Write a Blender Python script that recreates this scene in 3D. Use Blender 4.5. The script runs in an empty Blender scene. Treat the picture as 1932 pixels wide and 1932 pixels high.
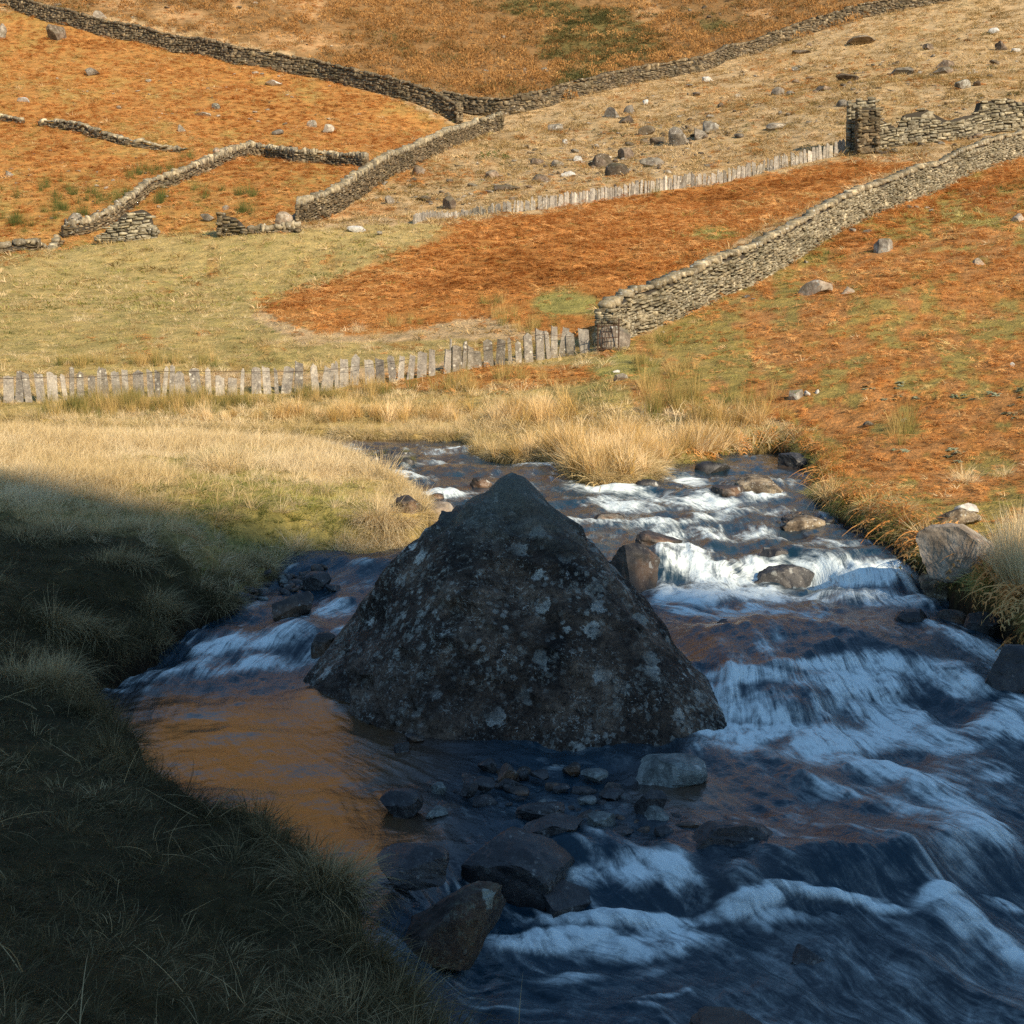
import bpy, math, random
import numpy as np
from mathutils import Vector, Matrix, Euler

rnd = random.Random(7)
NR = np.random.RandomState(11)
R = math.radians
SC = bpy.context.scene
COL = SC.collection

# ------------------------------------------------------------------ camera, sky, sun, exposure
CAM_Z, PITCH, FOV = 3.2, 6.5, 40.0
cam_d = bpy.data.cameras.new('camera')
cam_d.sensor_width = 36; cam_d.sensor_fit = 'HORIZONTAL'; cam_d.angle = R(FOV)
cam_d.clip_start = 0.1; cam_d.clip_end = 1500
cam = bpy.data.objects.new('camera', cam_d); COL.objects.link(cam)
cam.location = (0, 0, CAM_Z); cam.rotation_euler = (R(90 - PITCH), 0, 0)
SC.camera = cam

SUN_AZ, SUN_EL = 35.0, 28.0          # azimuth: degrees right of straight behind the camera
sdir = Vector((math.sin(R(SUN_AZ)) * math.cos(R(SUN_EL)), -math.cos(R(SUN_AZ)) * math.cos(R(SUN_EL)), math.sin(R(SUN_EL))))
world = bpy.data.worlds.new('World'); SC.world = world; world.use_nodes = True
wn = world.node_tree; wn.nodes.clear()
wo = wn.nodes.new('ShaderNodeOutputWorld'); wb = wn.nodes.new('ShaderNodeBackground'); ws = wn.nodes.new('ShaderNodeTexSky')
ws.sky_type = 'NISHITA'; ws.sun_disc = False; ws.sun_elevation = R(SUN_EL); ws.sun_rotation = R(180 - SUN_AZ)
ws.air_density = 1.0; ws.dust_density = 0.0; ws.ozone_density = 1.2
wb.inputs['Strength'].default_value = 0.135
wt_ = wn.nodes.new('ShaderNodeMix'); wt_.data_type = 'RGBA'; wt_.blend_type = 'MULTIPLY'; wt_.inputs[0].default_value = 1; wt_.inputs[7].default_value = (.86, .98, 1.0, 1)
wn.links.new(ws.outputs[0], wt_.inputs[6]); wn.links.new(wt_.outputs[2], wb.inputs[0]); wn.links.new(wb.outputs[0], wo.inputs[0])
sl = bpy.data.lights.new('sun', 'SUN'); sl.energy = 5.0; sl.angle = R(0.5); sl.color = (1.0, 0.84, 0.62)
so = bpy.data.objects.new('sun', sl); COL.objects.link(so)
so.rotation_euler = sdir.to_track_quat('Z', 'Y').to_euler()
SC.view_settings.view_transform = 'Standard'; SC.view_settings.look = 'None'
SC.view_settings.gamma = 1.0; SC.view_settings.use_curve_mapping = False
SC.view_settings.exposure = 0.5
SC.render.engine = 'CYCLES'
SC.cycles.max_bounces = 6; SC.cycles.diffuse_bounces = 2; SC.cycles.glossy_bounces = 3
SC.cycles.transmission_bounces = 2; SC.cycles.transparent_max_bounces = 4
SC.cycles.use_denoising = False

# ------------------------------------------------------------------ helpers
cp, sp = math.cos(R(PITCH)), math.sin(R(PITCH))
FN = 0.5 / math.tan(R(FOV / 2))

def proj(x, y, z):                       # world point -> photo coordinates (1932 wide)
    dz = z - CAM_Z
    dep = np.maximum(y * cp - dz * sp, 0.05)
    return (0.5 + FN * x / dep) * 1932, (0.5 - FN * (y * sp + dz * cp) / dep) * 1932

def ray(px, py):
    a = (px / 1932 - .5) / FN; b = (.5 - py / 1932) / FN
    return a, cp + b * sp, -sp + b * cp

def at_y(px, py, Y):
    a, b, c = ray(px, py)
    return (a * Y / b, Y, CAM_Z + c * Y / b)

def _hash(ix, iy, seed):
    h = (ix * 374761393 + iy * 668265263 + seed * 974634777) & 0xffffffff
    h = ((h ^ (h >> 13)) * 1274126177) & 0xffffffff
    return ((h ^ (h >> 16)) & 0xffff) / 65535.0

def vnoise(x, y, seed=0):
    x = np.asarray(x, float); y = np.asarray(y, float)
    ix = np.floor(x).astype(np.int64); iy = np.floor(y).astype(np.int64)
    fx = x - ix; fy = y - iy
    fx = fx * fx * fx * (fx * (fx * 6 - 15) + 10); fy = fy * fy * fy * (fy * (fy * 6 - 15) + 10)
    a = _hash(ix, iy, seed); b = _hash(ix + 1, iy, seed); c = _hash(ix, iy + 1, seed); d = _hash(ix + 1, iy + 1, seed)
    return (a + (b - a) * fx) * (1 - fy) + (c + (d - c) * fx) * fy

def fbm(x, y, seed=0, octs=4, gain=.5):
    s = 0; a = 1; t = 0
    for o in range(octs):
        s = s + a * vnoise(x * 2 ** o + 17.3 * o, y * 2 ** o - 9.1 * o, seed + o); t += a; a *= gain
    return s / t * 2 - 1                  # about -1..1

def sstep(a, b, x):
    t = np.clip((x - a) / (b - a), 0, 1); return t * t * (3 - 2 * t)

def mesh_obj(name, verts, faces, mat, parent=None, smooth=False):
    me = bpy.data.meshes.new(name)
    me.from_pydata([tuple(v) for v in verts] if not isinstance(verts, np.ndarray) else verts.tolist(), [], faces)
    if mat: me.materials.append(mat)
    if smooth: me.shade_smooth()
    o = bpy.data.objects.new(name, me); COL.objects.link(o)
    if parent: o.parent = parent
    return o

def fast_mesh(name, V, Q, mat, smooth=True):      # numpy quads or tris
    me = bpy.data.meshes.new(name)
    n = Q.shape[1]
    me.vertices.add(len(V)); me.vertices.foreach_set('co', np.ascontiguousarray(V, dtype=np.float32).ravel())
    me.loops.add(Q.size); me.loops.foreach_set('vertex_index', np.ascontiguousarray(Q, dtype=np.int32).ravel())
    me.polygons.add(len(Q)); me.polygons.foreach_set('loop_start', np.arange(0, Q.size, n, dtype=np.int32))
    me.polygons.foreach_set('loop_total', np.full(len(Q), n, dtype=np.int32))
    me.update(calc_edges=True)
    if smooth: me.shade_smooth()
    if mat: me.materials.append(mat)
    return me

def tag(o, label=None, cat=None, group=None, kind=None):
    if label: o['label'] = label
    if cat: o['category'] = cat
    if group: o['group'] = group
    if kind: o['kind'] = kind
    return o

def thing(name, label, cat, loc=(0, 0, 0), group=None):
    o = bpy.data.objects.new(name, None); COL.objects.link(o); o.location = loc
    o.empty_display_size = .2
    return tag(o, label, cat, group)

# ------------------------------------------------------------------ materials
def new_mat(name):
    m = bpy.data.materials.new(name); m.use_nodes = True
    nt = m.node_tree; nt.nodes.clear()
    out = nt.nodes.new('ShaderNodeOutputMaterial'); b = nt.nodes.new('ShaderNodeBsdfPrincipled')
    nt.links.new(b.outputs[0], out.inputs[0])
    return m, nt, b, out

def N(nt, typ, **kw):
    n = nt.nodes.new(typ)
    for k, v in kw.items():
        if k.startswith('i_'):
            key = k[2:]
            n.inputs[int(key) if key.isdigit() else key].default_value = v
        else: setattr(n, k, v)
    return n

def ramp(nt, fac, stops):
    r = nt.nodes.new('ShaderNodeValToRGB'); e = r.color_ramp.elements
    while len(e) < len(stops): e.new(.5)
    for el, (p, c) in zip(e, stops): el.position = p; el.color = (*c, 1) if len(c) == 3 else c
    nt.links.new(fac, r.inputs[0]); return r.outputs[0]

def mixc(nt, fac, a, b, mode='MIX'):
    m = nt.nodes.new('ShaderNodeMix'); m.data_type = 'RGBA'; m.blend_type = mode
    for sock, v in ((m.inputs[0], fac), (m.inputs[6], a), (m.inputs[7], b)):
        if isinstance(v, (tuple, list)): sock.default_value = (*v, 1) if len(v) == 3 else v
        elif isinstance(v, (int, float)): sock.default_value = v
        else: nt.links.new(v, sock)
    return m.outputs[2]

def noise(nt, vec, scale, detail=4, rough=.55, dist=0):
    n = N(nt, 'ShaderNodeTexNoise'); n.inputs['Scale'].default_value = scale; n.inputs['Detail'].default_value = detail
    n.inputs['Roughness'].default_value = rough; n.inputs['Distortion'].default_value = dist
    if vec is not None: nt.links.new(vec, n.inputs['Vector'])
    return n.outputs[0]

def math_n(nt, op, a, b=None):
    m = N(nt, 'ShaderNodeMath', operation=op)
    for s, v in ((m.inputs[0], a), (m.inputs[1], b)):
        if v is None: continue
        if isinstance(v, (int, float)): s.default_value = v
        else: nt.links.new(v, s)
    return m.outputs[0]

def bump(nt, h, strength, dist, normal=None):
    b = N(nt, 'ShaderNodeBump'); b.inputs['Strength'].default_value = strength; b.inputs['Distance'].default_value = dist
    nt.links.new(h, b.inputs['Height'])
    if normal: nt.links.new(normal, b.inputs['Normal'])
    return b.outputs[0]

def rock_mat(name, dark, mid, light, lichen=.25, lichen_col=(.42, .46, .42), scale=1.0, wet=0.75, orange=0.0, moss=0.0, use_rand=False, spots=5.0, white=(.62, .62, .57), top=None, bmp=.8):
    m, nt, b, out = new_mat(name)
    geo = N(nt, 'ShaderNodeNewGeometry'); tc = N(nt, 'ShaderNodeTexCoord')
    P = tc.outputs['Object'] if not use_rand else geo.outputs['Position']
    n1 = noise(nt, P, 1.6 * scale, 6, .62, .4); n2 = noise(nt, P, 7 * scale, 5, .65); n3 = noise(nt, P, 38 * scale, 4, .6)
    col = ramp(nt, n1, [(.32, dark), (.5, mid), (.68, light)])
    col = mixc(nt, .55, col, ramp(nt, n2, [(.35, (.35, .33, .32)), (.62, (1.15, 1.12, 1.08))]), 'MULTIPLY')
    col = mixc(nt, .5, col, ramp(nt, n3, [(.3, (.5, .5, .5)), (.7, (1.3, 1.3, 1.3))]), 'MULTIPLY')
    if orange > 0:
        col = mixc(nt, math_n(nt, 'MULTIPLY', ramp(nt, noise(nt, P, 1.1 * scale, 3), [(.5, (0, 0, 0)), (.62, (1, 1, 1))]), orange), col, (.34, .15, .045))
    if use_rand:
        oi = N(nt, 'ShaderNodeObjectInfo')
        wnz = N(nt, 'ShaderNodeTexWhiteNoise'); wnz.noise_dimensions = '1D'
        at = N(nt, 'ShaderNodeAttribute'); at.attribute_name = 'rnd'
        nt.links.new(math_n(nt, 'ADD', oi.outputs['Random'], at.outputs['Fac']), wnz.inputs['W'])
        col = mixc(nt, math_n(nt, 'MULTIPLY', ramp(nt, noise(nt, P, .45, 4, .6), [(.5, (0, 0, 0)), (.62, (1, 1, 1))]), .5), col, (.06, .05, .025))
        col = mixc(nt, .75, col, ramp(nt, wnz.outputs[0], [(0, (.32, .29, .25)), (.3, (.75, .70, .62)), (.65, (1.08, 1.02, .92)), (.9, (1.4, 1.34, 1.2)), (1, (2.1, 2.0, 1.8))]), 'MULTIPLY')
    h = math_n(nt, 'ADD', math_n(nt, 'MULTIPLY', n2, .6), math_n(nt, 'MULTIPLY', n3, .35))
    if lichen > 0:
        def vor(sc, thr, amt_noise_scale, cut):
            v = N(nt, 'ShaderNodeTexVoronoi'); v.inputs['Scale'].default_value = sc
            wv = N(nt, 'ShaderNodeVectorMath', operation='ADD')
            nn = N(nt, 'ShaderNodeTexNoise'); nn.inputs['Scale'].default_value = sc * 2.6; nn.inputs['Detail'].default_value = 6; nn.inputs['Roughness'].default_value = .7
            sc_ = N(nt, 'ShaderNodeVectorMath', operation='SCALE'); sc_.inputs['Scale'].default_value = 1.1 / sc
            nt.links.new(P, nn.inputs['Vector']); nt.links.new(nn.outputs['Color'], sc_.inputs[0])
            nt.links.new(P, wv.inputs[0]); nt.links.new(sc_.outputs[0], wv.inputs[1]); nt.links.new(wv.outputs[0], v.inputs['Vector'])
            spot = ramp(nt, v.outputs['Distance'], [(thr * .82, (1, 1, 1)), (thr, (0, 0, 0))])
            sel = N(nt, 'ShaderNodeSeparateColor'); nt.links.new(v.outputs['Color'], sel.inputs[0])
            keep = math_n(nt, 'GREATER_THAN', sel.outputs[0], cut)
            zone = ramp(nt, noise(nt, P, amt_noise_scale, 3), [(.42, (0, 0, 0)), (.6, (1, 1, 1))])
            return math_n(nt, 'MULTIPLY', math_n(nt, 'MULTIPLY', spot, keep), zone), sel.outputs[1]
        s1, c1 = vor(spots * scale, .40, 1.2 * scale, 1 - lichen)
        s2, c2 = vor(spots * 3.2 * scale, .42, 1.7 * scale, 1 - lichen * 1.4)
        s3, c3 = vor(spots * 8 * scale, .38, 2.3 * scale, 1 - lichen * 1.6)
        g = noise(nt, P, 90 * scale, 3)
        lc = mixc(nt, c2, lichen_col, white)
        lc1 = mixc(nt, c1, (lichen_col[0] * .55, lichen_col[1] * .55, lichen_col[2] * .55), white)
        crust = math_n(nt, 'MULTIPLY', ramp(nt, noise(nt, P, 13 * scale, 8, .75, .6), [(.53, (0, 0, 0)), (.60, (1, 1, 1))]), ramp(nt, noise(nt, P, 1.3 * scale, 4, .6), [(.45, (0, 0, 0)), (.62, (1, 1, 1))]))
        col = mixc(nt, math_n(nt, 'MULTIPLY', crust, .8 * min(1, lichen * 3)), col, lichen_col)
        crust2 = math_n(nt, 'MULTIPLY', ramp(nt, noise(nt, P, 34 * scale, 6, .7, .8), [(.56, (0, 0, 0)), (.62, (1, 1, 1))]), ramp(nt, noise(nt, P, 1.9 * scale, 4, .6), [(.42, (0, 0, 0)), (.6, (1, 1, 1))]))
        col = mixc(nt, math_n(nt, 'MULTIPLY', crust2, .55 * min(1, lichen * 3)), col, lc)
        col = mixc(nt, math_n(nt, 'MULTIPLY', s2, .3), col, lc)
        col = mixc(nt, math_n(nt, 'MULTIPLY', s1, math_n(nt, 'ADD', g, .3)), col, lc1)
    if top:                                   # fine pits and pale specks of a weathered crag
        pit = ramp(nt, noise(nt, P, 26, 6, .72, .4), [(.36, (.12, .12, .12)), (.47, (1, 1, 1)), (.60, (1.15, 1.12, 1.08)), (.70, (2.2, 2.1, 1.9))])
        col = mixc(nt, .85, col, pit, 'MULTIPLY')
        h = math_n(nt, 'ADD', h, math_n(nt, 'MULTIPLY', noise(nt, P, 26, 6, .72, .4), .9))
    if top:                                   # algae-green crown
        zs = N(nt, 'ShaderNodeSeparateXYZ'); nt.links.new(P, zs.inputs[0])
        tz = math_n(nt, 'ADD', zs.outputs[2], math_n(nt, 'MULTIPLY', math_n(nt, 'SUBTRACT', n2, .5), .9))
        tm = ramp(nt, math_n(nt, 'MULTIPLY', tz, .4), [(.56, (0, 0, 0)), (.76, (1, 1, 1))])
        col = mixc(nt, math_n(nt, 'MULTIPLY', tm, .75), col, mixc(nt, n3, (top[0] * .5, top[1] * .5, top[2] * .5), (top[0] * 1.5, top[1] * 1.5, top[2] * 1.5)))
    if moss > 0:
        nsep = N(nt, 'ShaderNodeSeparateXYZ'); nt.links.new(geo.outputs['Normal'], nsep.inputs[0])
        mk = math_n(nt, 'MULTIPLY', ramp(nt, nsep.outputs[2], [(.35, (0, 0, 0)), (.85, (1, 1, 1))]), ramp(nt, n2, [(.4, (0, 0, 0)), (.55, (1, 1, 1))]))
        col = mixc(nt, math_n(nt, 'MULTIPLY', mk, moss), col, (.09, .105, .035))
    nt.links.new(col, b.inputs['Base Color'])
    b.inputs['Roughness'].default_value = wet; b.inputs['Specular IOR Level'].default_value = .25 if wet > .55 else .5
    nt.links.new(bump(nt, h, bmp, .03 / scale), b.inputs['Normal'])
    return m

M = {}
M['boulder'] = rock_mat('boulder_stone', (.010, .007, .005), (.070, .048, .033), (.24, .17, .118), lichen=.40, lichen_col=(.36, .36, .31), scale=1.0, wet=.75, spots=4.5, white=(.78, .78, .70), top=(.13, .135, .11), bmp=1.0)
M['wet'] = rock_mat('wet_stone', (.014, .012, .010), (.045, .036, .028), (.12, .09, .065), lichen=.12, lichen_col=(.2, .2, .17), scale=2.2, wet=.5, orange=.25, spots=4)
M['dark'] = rock_mat('dark_stone', (.014, .014, .015), (.035, .034, .035), (.08, .075, .07), lichen=.10, lichen_col=(.2, .22, .2), scale=2.5, wet=.5, spots=4)
M['tilted'] = rock_mat('lichened_brown_stone', (.03, .024, .02), (.07, .055, .045), (.13, .095, .06), lichen=.14, lichen_col=(.33, .36, .24), scale=1.6, wet=.7, orange=.12, spots=3.5, white=(.42, .46, .42))
M['greylichen'] = rock_mat('grey_lichened_stone', (.08, .09, .09), (.17, .19, .18), (.30, .32, .30), lichen=.35, lichen_col=(.3, .34, .3), scale=2.5, wet=.7)
M['pale'] = rock_mat('pale_stone', (.16, .12, .08), (.36, .30, .23), (.56, .50, .41), lichen=.25, lichen_col=(.4, .38, .32), scale=1.4, wet=.85, orange=.25, white=(.7, .68, .6))
M['pebbly'] = rock_mat('pebbly_stone', (.025, .02, .015), (.12, .09, .06), (.38, .30, .2), lichen=.5, lichen_col=(.4, .33, .2), scale=3, wet=.8, spots=9)
M['hill'] = rock_mat('hill_stone', (.12, .10, .085), (.26, .225, .19), (.46, .42, .36), lichen=.35, lichen_col=(.5, .47, .4), scale=1.5, wet=.95, moss=.3, use_rand=True, white=(.75, .72, .65))
M['hillbrown'] = rock_mat('brown_hill_stone', (.07, .05, .04), (.16, .12, .09), (.30, .24, .19), lichen=.15, lichen_col=(.4, .36, .3), scale=1.5, wet=.95, moss=.35, use_rand=True)
M['quartz'] = rock_mat('white_quartz', (.36, .34, .30), (.56, .54, .49), (.76, .73, .68), lichen=0, scale=2, wet=.8)
M['mossy'] = rock_mat('mossy_stone', (.10, .085, .07), (.24, .21, .17), (.5, .47, .4), lichen=.3, scale=1.5, wet=.95, moss=.95)
M['wall'] = rock_mat('wall_stone', (.10, .08, .045), (.27, .235, .165), (.46, .42, .32), lichen=.4, lichen_col=(.5, .46, .34), scale=2.0, wet=.95, moss=.25, use_rand=True, white=(.72, .69, .58))
M['wallfar'] = rock_mat('far_wall_stone', (.055, .04, .022), (.155, .115, .07), (.32, .26, .17), lichen=.2, lichen_col=(.42, .37, .27), scale=1.2, wet=.95, moss=.15, use_rand=True, white=(.6, .56, .46))
M['cope'] = rock_mat('coping_stone', (.16, .13, .09), (.32, .27, .18), (.52, .46, .34), lichen=.4, lichen_col=(.55, .5, .4), scale=1.5, wet=.95, moss=.2, use_rand=True)
M['slate'] = rock_mat('slate', (.18, .17, .165), (.32, .30, .275), (.46, .43, .38), lichen=.45, lichen_col=(.5, .46, .38), scale=3, wet=.9, use_rand=True, white=(.7, .66, .56), spots=3)
mm, nt, b, _ = new_mat('rubble_shadow'); b.inputs['Base Color'].default_value = (.045, .036, .025, 1); b.inputs['Roughness'].default_value = 1; M['core'] = mm
mm, nt, b, _ = new_mat('rusty_iron'); b.inputs['Base Color'].default_value = (.07, .035, .02, 1); b.inputs['Roughness'].default_value = .8; b.inputs['Metallic'].default_value = .3; M['iron'] = mm

def leaf_mat(name, stops, base_dark=None, rough=.75, trans=.25, hgt=.3, var=.25):
    """stops: colour ramp over the instance's tint; ramp runs a little darker towards the root."""
    m, nt, b, out = new_mat(name)
    at = N(nt, 'ShaderNodeAttribute', attribute_type='INSTANCER'); at.attribute_name = 'tint'
    a2 = N(nt, 'ShaderNodeAttribute'); a2.attribute_name = 'bl'
    f = math_n(nt, 'ADD', at.outputs['Fac'], math_n(nt, 'MULTIPLY', math_n(nt, 'SUBTRACT', a2.outputs['Fac'], .5), var))
    col = ramp(nt, f, stops)
    nt.links.new(col, b.inputs['Base Color']); b.inputs['Roughness'].default_value = rough
    b.inputs['Specular IOR Level'].default_value = .2
    tr = N(nt, 'ShaderNodeBsdfTranslucent'); nt.links.new(col, tr.inputs[0])
    mx = N(nt, 'ShaderNodeMixShader'); mx.inputs[0].default_value = trans
    nt.links.new(b.outputs[0], mx.inputs[1]); nt.links.new(tr.outputs[0], mx.inputs[2]); nt.links.new(mx.outputs[0], out.inputs[0])
    return m

M['bracken'] = leaf_mat('bracken_frond', [(0, (.36, .15, .038)), (.3, (.60, .262, .068)), (.6, (.73, .36, .115)), (.85, (.77, .45, .17)), (1, (.60, .47, .19))])
M['blond'] = leaf_mat('blond_grass', [(0, (.16, .16, .045)), (.25, (.40, .30, .11)), (.5, (.64, .47, .22)), (1, (.84, .68, .42))])
M['gold'] = leaf_mat('golden_grass', [(0, (.30, .20, .05)), (.3, (.52, .34, .11)), (.6, (.74, .50, .21)), (1, (.88, .68, .40))])
M['green'] = leaf_mat('green_grass', [(0, (.07, .10, .022)), (.35, (.20, .215, .045)), (.65, (.40, .36, .10)), (1, (.62, .52, .22))])
M['tan'] = leaf_mat('moor_grass', [(0, (.22, .15, .05)), (.3, (.46, .32, .13)), (.65, (.68, .49, .25)), (1, (.84, .65, .38))])
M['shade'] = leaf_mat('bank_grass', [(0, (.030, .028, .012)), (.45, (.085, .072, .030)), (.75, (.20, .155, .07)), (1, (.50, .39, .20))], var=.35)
M['rush'] = leaf_mat('rush_stem', [(0, (.06, .09, .02)), (.4, (.20, .19, .05)), (.7, (.46, .32, .11)), (1, (.62, .42, .17))])
M['heather'] = leaf_mat('heather', [(0, (.055, .06, .018)), (.3, (.13, .115, .035)), (.45, (.20, .11, .035)), (.7, (.36, .17, .05)), (1, (.52, .29, .10))], var=.35)
M['kale'] = leaf_mat('foxglove_leaf', [(0, (.16, .19, .10)), (1, (.36, .37, .24))])
# ------------------------------------------------------------------ terrain: land heights as a smooth surface through surveyed points
WY = [3, 7.42, 8.5, 9.1, 11.4, 12.13, 12.9, 15.1, 16.7, 17.4, 21.0, 28.7, 34.3, 60]
WZ = [-.75, -.5, -.32, -.08, 0, 0, .28, .36, .43, .62, .8, .98, 1.05, 1.2]

def water_z(x, y):
    yy = y + (.45 + 1.0 * sstep(1.2, 2.2, x) * sstep(10.5, 11.5, y)) * (vnoise(x * .9, y * .35, 5) - .5) + .05 * x
    z = np.interp(yy, WY, WZ)
    left = sstep(-.9, -1.8, x) * sstep(11.5, 12.0, y) * sstep(17, 15, y)
    z = z * (1 - left) + np.interp(y + .5 * (vnoise(x * 2.2, y * .6, 6) - .5), [11.9, 13.0, 13.7, 14.4, 15.6, 17], [0, .07, .12, .26, .33, .45]) * left
    lift = sstep(-.1, -.8, x) * sstep(6.5, 7.3, y) * (y < 12)      # the pool stands level behind its stone sill
    return z * (1 - lift) + np.maximum(z, -.04) * lift

LEFT = [(14, -6), (6, -1), (2.5, 1.5), (.7, 3.5), (-.23, 5.3), (-.36, 5.75), (-.68, 6.25), (-.98, 6.75), (-1.22, 7.15), (-1.62, 7.75), (-2.2, 8.4), (-2.65, 9.2),
        (-3.1, 9.95), (-3.55, 11.3), (-3.8, 12.7), (-3.5, 14.1), (-3.3, 15), (-2.95, 16.2), (-3.05, 17.2), (-2.35, 17.8), (-1.6, 18.1), (-1.15, 18.8), (-1.25, 20.1),
        (-1.7, 21.6), (-2.4, 24), (-3.4, 27.2), (-4.6, 29.6), (-7, 31.3), (-13, 33.2), (-25, 36), (-60, 42)]
RIGHT = [(24, -1), (14, 6.5), (9.5, 9.3), (6.3, 11.3), (4.9, 13), (5.0, 15.4), (4.85, 16.3), (4.95, 17.2), (4.9, 18.5), (4.75, 20.2), (4.85, 22.1), (5.55, 25.2), (6.1, 28.3), (6.0, 30.4),
         (4.8, 30.2), (3.35, 28.0), (2.75, 27.2), (2.5, 25.3), (2.2, 24.1), (1.5, 24.0), (1.1, 25.0), (1.15, 27.4), (.1, 28.4), (-.8, 29.4), (-.75, 31.6), (-1.1, 33.8), (-5.4, 35.6), (-13, 38), (-25, 41), (-60, 48)]

def pline_dist(x, y, pts):
    best = np.full(x.shape, 1e9)
    for (ax, ay), (bx, by) in zip(pts[:-1], pts[1:]):
        dx, dy = bx - ax, by - ay
        t = np.clip(((x - ax) * dx + (y - ay) * dy) / (dx * dx + dy * dy), 0, 1)
        best = np.minimum(best, (x - ax - t * dx) ** 2 + (y - ay - t * dy) ** 2)
    return np.sqrt(best)

def inpoly(x, y, poly):
    c = np.zeros(x.shape, bool)
    n = len(poly); j = n - 1
    for i in range(n):
        xi, yi = poly[i]; xj, yj = poly[j]
        if yi != yj:
            c ^= ((yi > y) != (yj > y)) & (x < (xj - xi) * (y - yi) / (yj - yi) + xi)
        j = i
    return c

CH_POLY = LEFT + RIGHT[::-1]

def channel_d(x, y):                       # > 0 inside the stream, metres from the bank
    wx = x + .22 * (vnoise(x * 1.7, y * 1.7, 31) - .5) + .12 * (vnoise(x * 5, y * 5, 32) - .5)
    wy = y + .30 * (vnoise(x * 1.7, y * 1.7, 33) - .5) + .12 * (vnoise(x * 5, y * 5, 34) - .5)
    d = np.minimum(pline_dist(wx, wy, LEFT), pline_dist(wx, wy, RIGHT))
    return np.where(inpoly(wx, wy, CH_POLY), d, -d)

ctrl = []
for x, y, z in [(-.2, 5.2, .6), (-.97, 6.7, .68), (-1.6, 7.7, .72), (-2.65, 9.1, .78), (-3.2, 10, .85), (-4, 12.7, .9), (-3.4, 16.6, .98), (-2.2, 18.6, 1.08), (-2.0, 21.5, 1.2),
                (-3.8, 27.4, 1.32), (-7, 31, 1.42), (-13, 32.6, 1.5), (-25, 35, 1.6), (-1.6, 3.5, 1.42), (-4, 5, 1.4), (-5.5, 9, 1.2), (-6, 13, 1.2), (-6, 18, 1.28), (-6, 24, 1.4),
                (-15, 25, 1.6), (-15, 10, 1.7), (0, 1, 1.45), (0, -3, 1.7), (-8, -3, 1.9), (-30, 15, 2.4), (8, -4, 1.2), (20, -5, 1.5),
                (5.3, 13.2, .85), (5.4, 17, .98), (5.6, 20.5, 1.1), (6.4, 26, 1.3), (8, 11.5, .9), (12, 9, 1.2), (1.8, 25.2, 1.08), (2.0, 27.5, 1.15), (9, 16, 1.35), (14, 14, 2.2),
                (7, 30, 1.5), (4, 31.5, 1.35), (0, 33, 1.3), (-1.3, 36, 1.4), (-6, 38.5, 1.45), (-14, 40.5, 1.6), (-30, 45, 2.2), (-60, 55, 5)]:
    ctrl.append((x, y, z))
CTRLP = [(0, 755, 41.5), (300, 747, 42.5), (600, 742, 43), (830, 705, 43.5), (1000, 685, 44.2), (1110, 662, 45), (1150, 655, 46),
         (0, 700, 47), (300, 690, 47.5), (600, 680, 48), (0, 600, 58), (300, 600, 58), (500, 600, 58), (0, 510, 74), (300, 500, 74), (500, 495, 72), (0, 484, 80), (300, 455, 82), (600, 445, 84), (450, 445, 82),
         (700, 600, 56), (700, 500, 70), (900, 600, 55), (900, 500, 68), (900, 425, 84), (700, 432, 86), (1100, 560, 57), (1100, 450, 73), (1300, 372, 92), (1500, 322, 97), (1600, 290, 100),
         (1000, 402, 88), (800, 428, 86), (1210, 625, 48.5), (1300, 590, 51.5), (1400, 545, 56), (1500, 490, 61), (1600, 425, 67), (1700, 388, 72), (1800, 345, 77), (1932, 295, 84),
         (1932, 800, 27), (1932, 600, 42), (1700, 700, 34), (1700, 560, 46), (1932, 450, 57), (1500, 650, 42), (1400, 700, 38), (1300, 740, 35), (1200, 700, 40), (1150, 752, 35), (1400, 805, 31.5), (1550, 842, 28.5), (1700, 905, 23.5), (1932, 950, 19),
         (900, 762, 38), (600, 775, 39), (300, 785, 39.5),
         (0, 300, 122), (0, 150, 155), (0, 25, 188), (300, 300, 118), (500, 300, 115), (500, 400, 98), (300, 400, 101), (0, 400, 103), (500, 150, 160), (500, 0, 200), (200, 70, 180), (880, 262, 142), (900, 100, 190), (900, 0, 225),
         (560, 435, 90), (680, 360, 104), (800, 300, 118), (940, 255, 138), (750, 200, 150), (1100, 195, 152), (1300, 155, 160), (1500, 100, 172), (1700, 30, 186), (1400, 0, 215), (1600, 280, 102), (1750, 262, 103), (1932, 240, 104),
         (1600, 180, 125), (1300, 270, 118), (1932, 120, 145), (1932, 0, 185), (1000, 350, 103), (1100, 270, 128), (700, 400, 96)]
for a in CTRLP: ctrl.append(at_y(*a))
for x, y, z in [(-25, 89, 8.6), (-12, 89, 8.4), (-18, 89, 8.4), (-50, 89, 9.0), (-90, 95, 14), (-60, 60, 6), (70, 60, 17), (60, 35, 9), (110, 100, 34), (140, 200, 70), (-150, 200, 52), (0, 330, 112), (-130, 330, 105), (140, 330, 130), (-100, 150, 27), (40, 20, 6)]:
    ctrl.append((x, y, z))
ctrl = np.array(ctrl, float)

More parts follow.
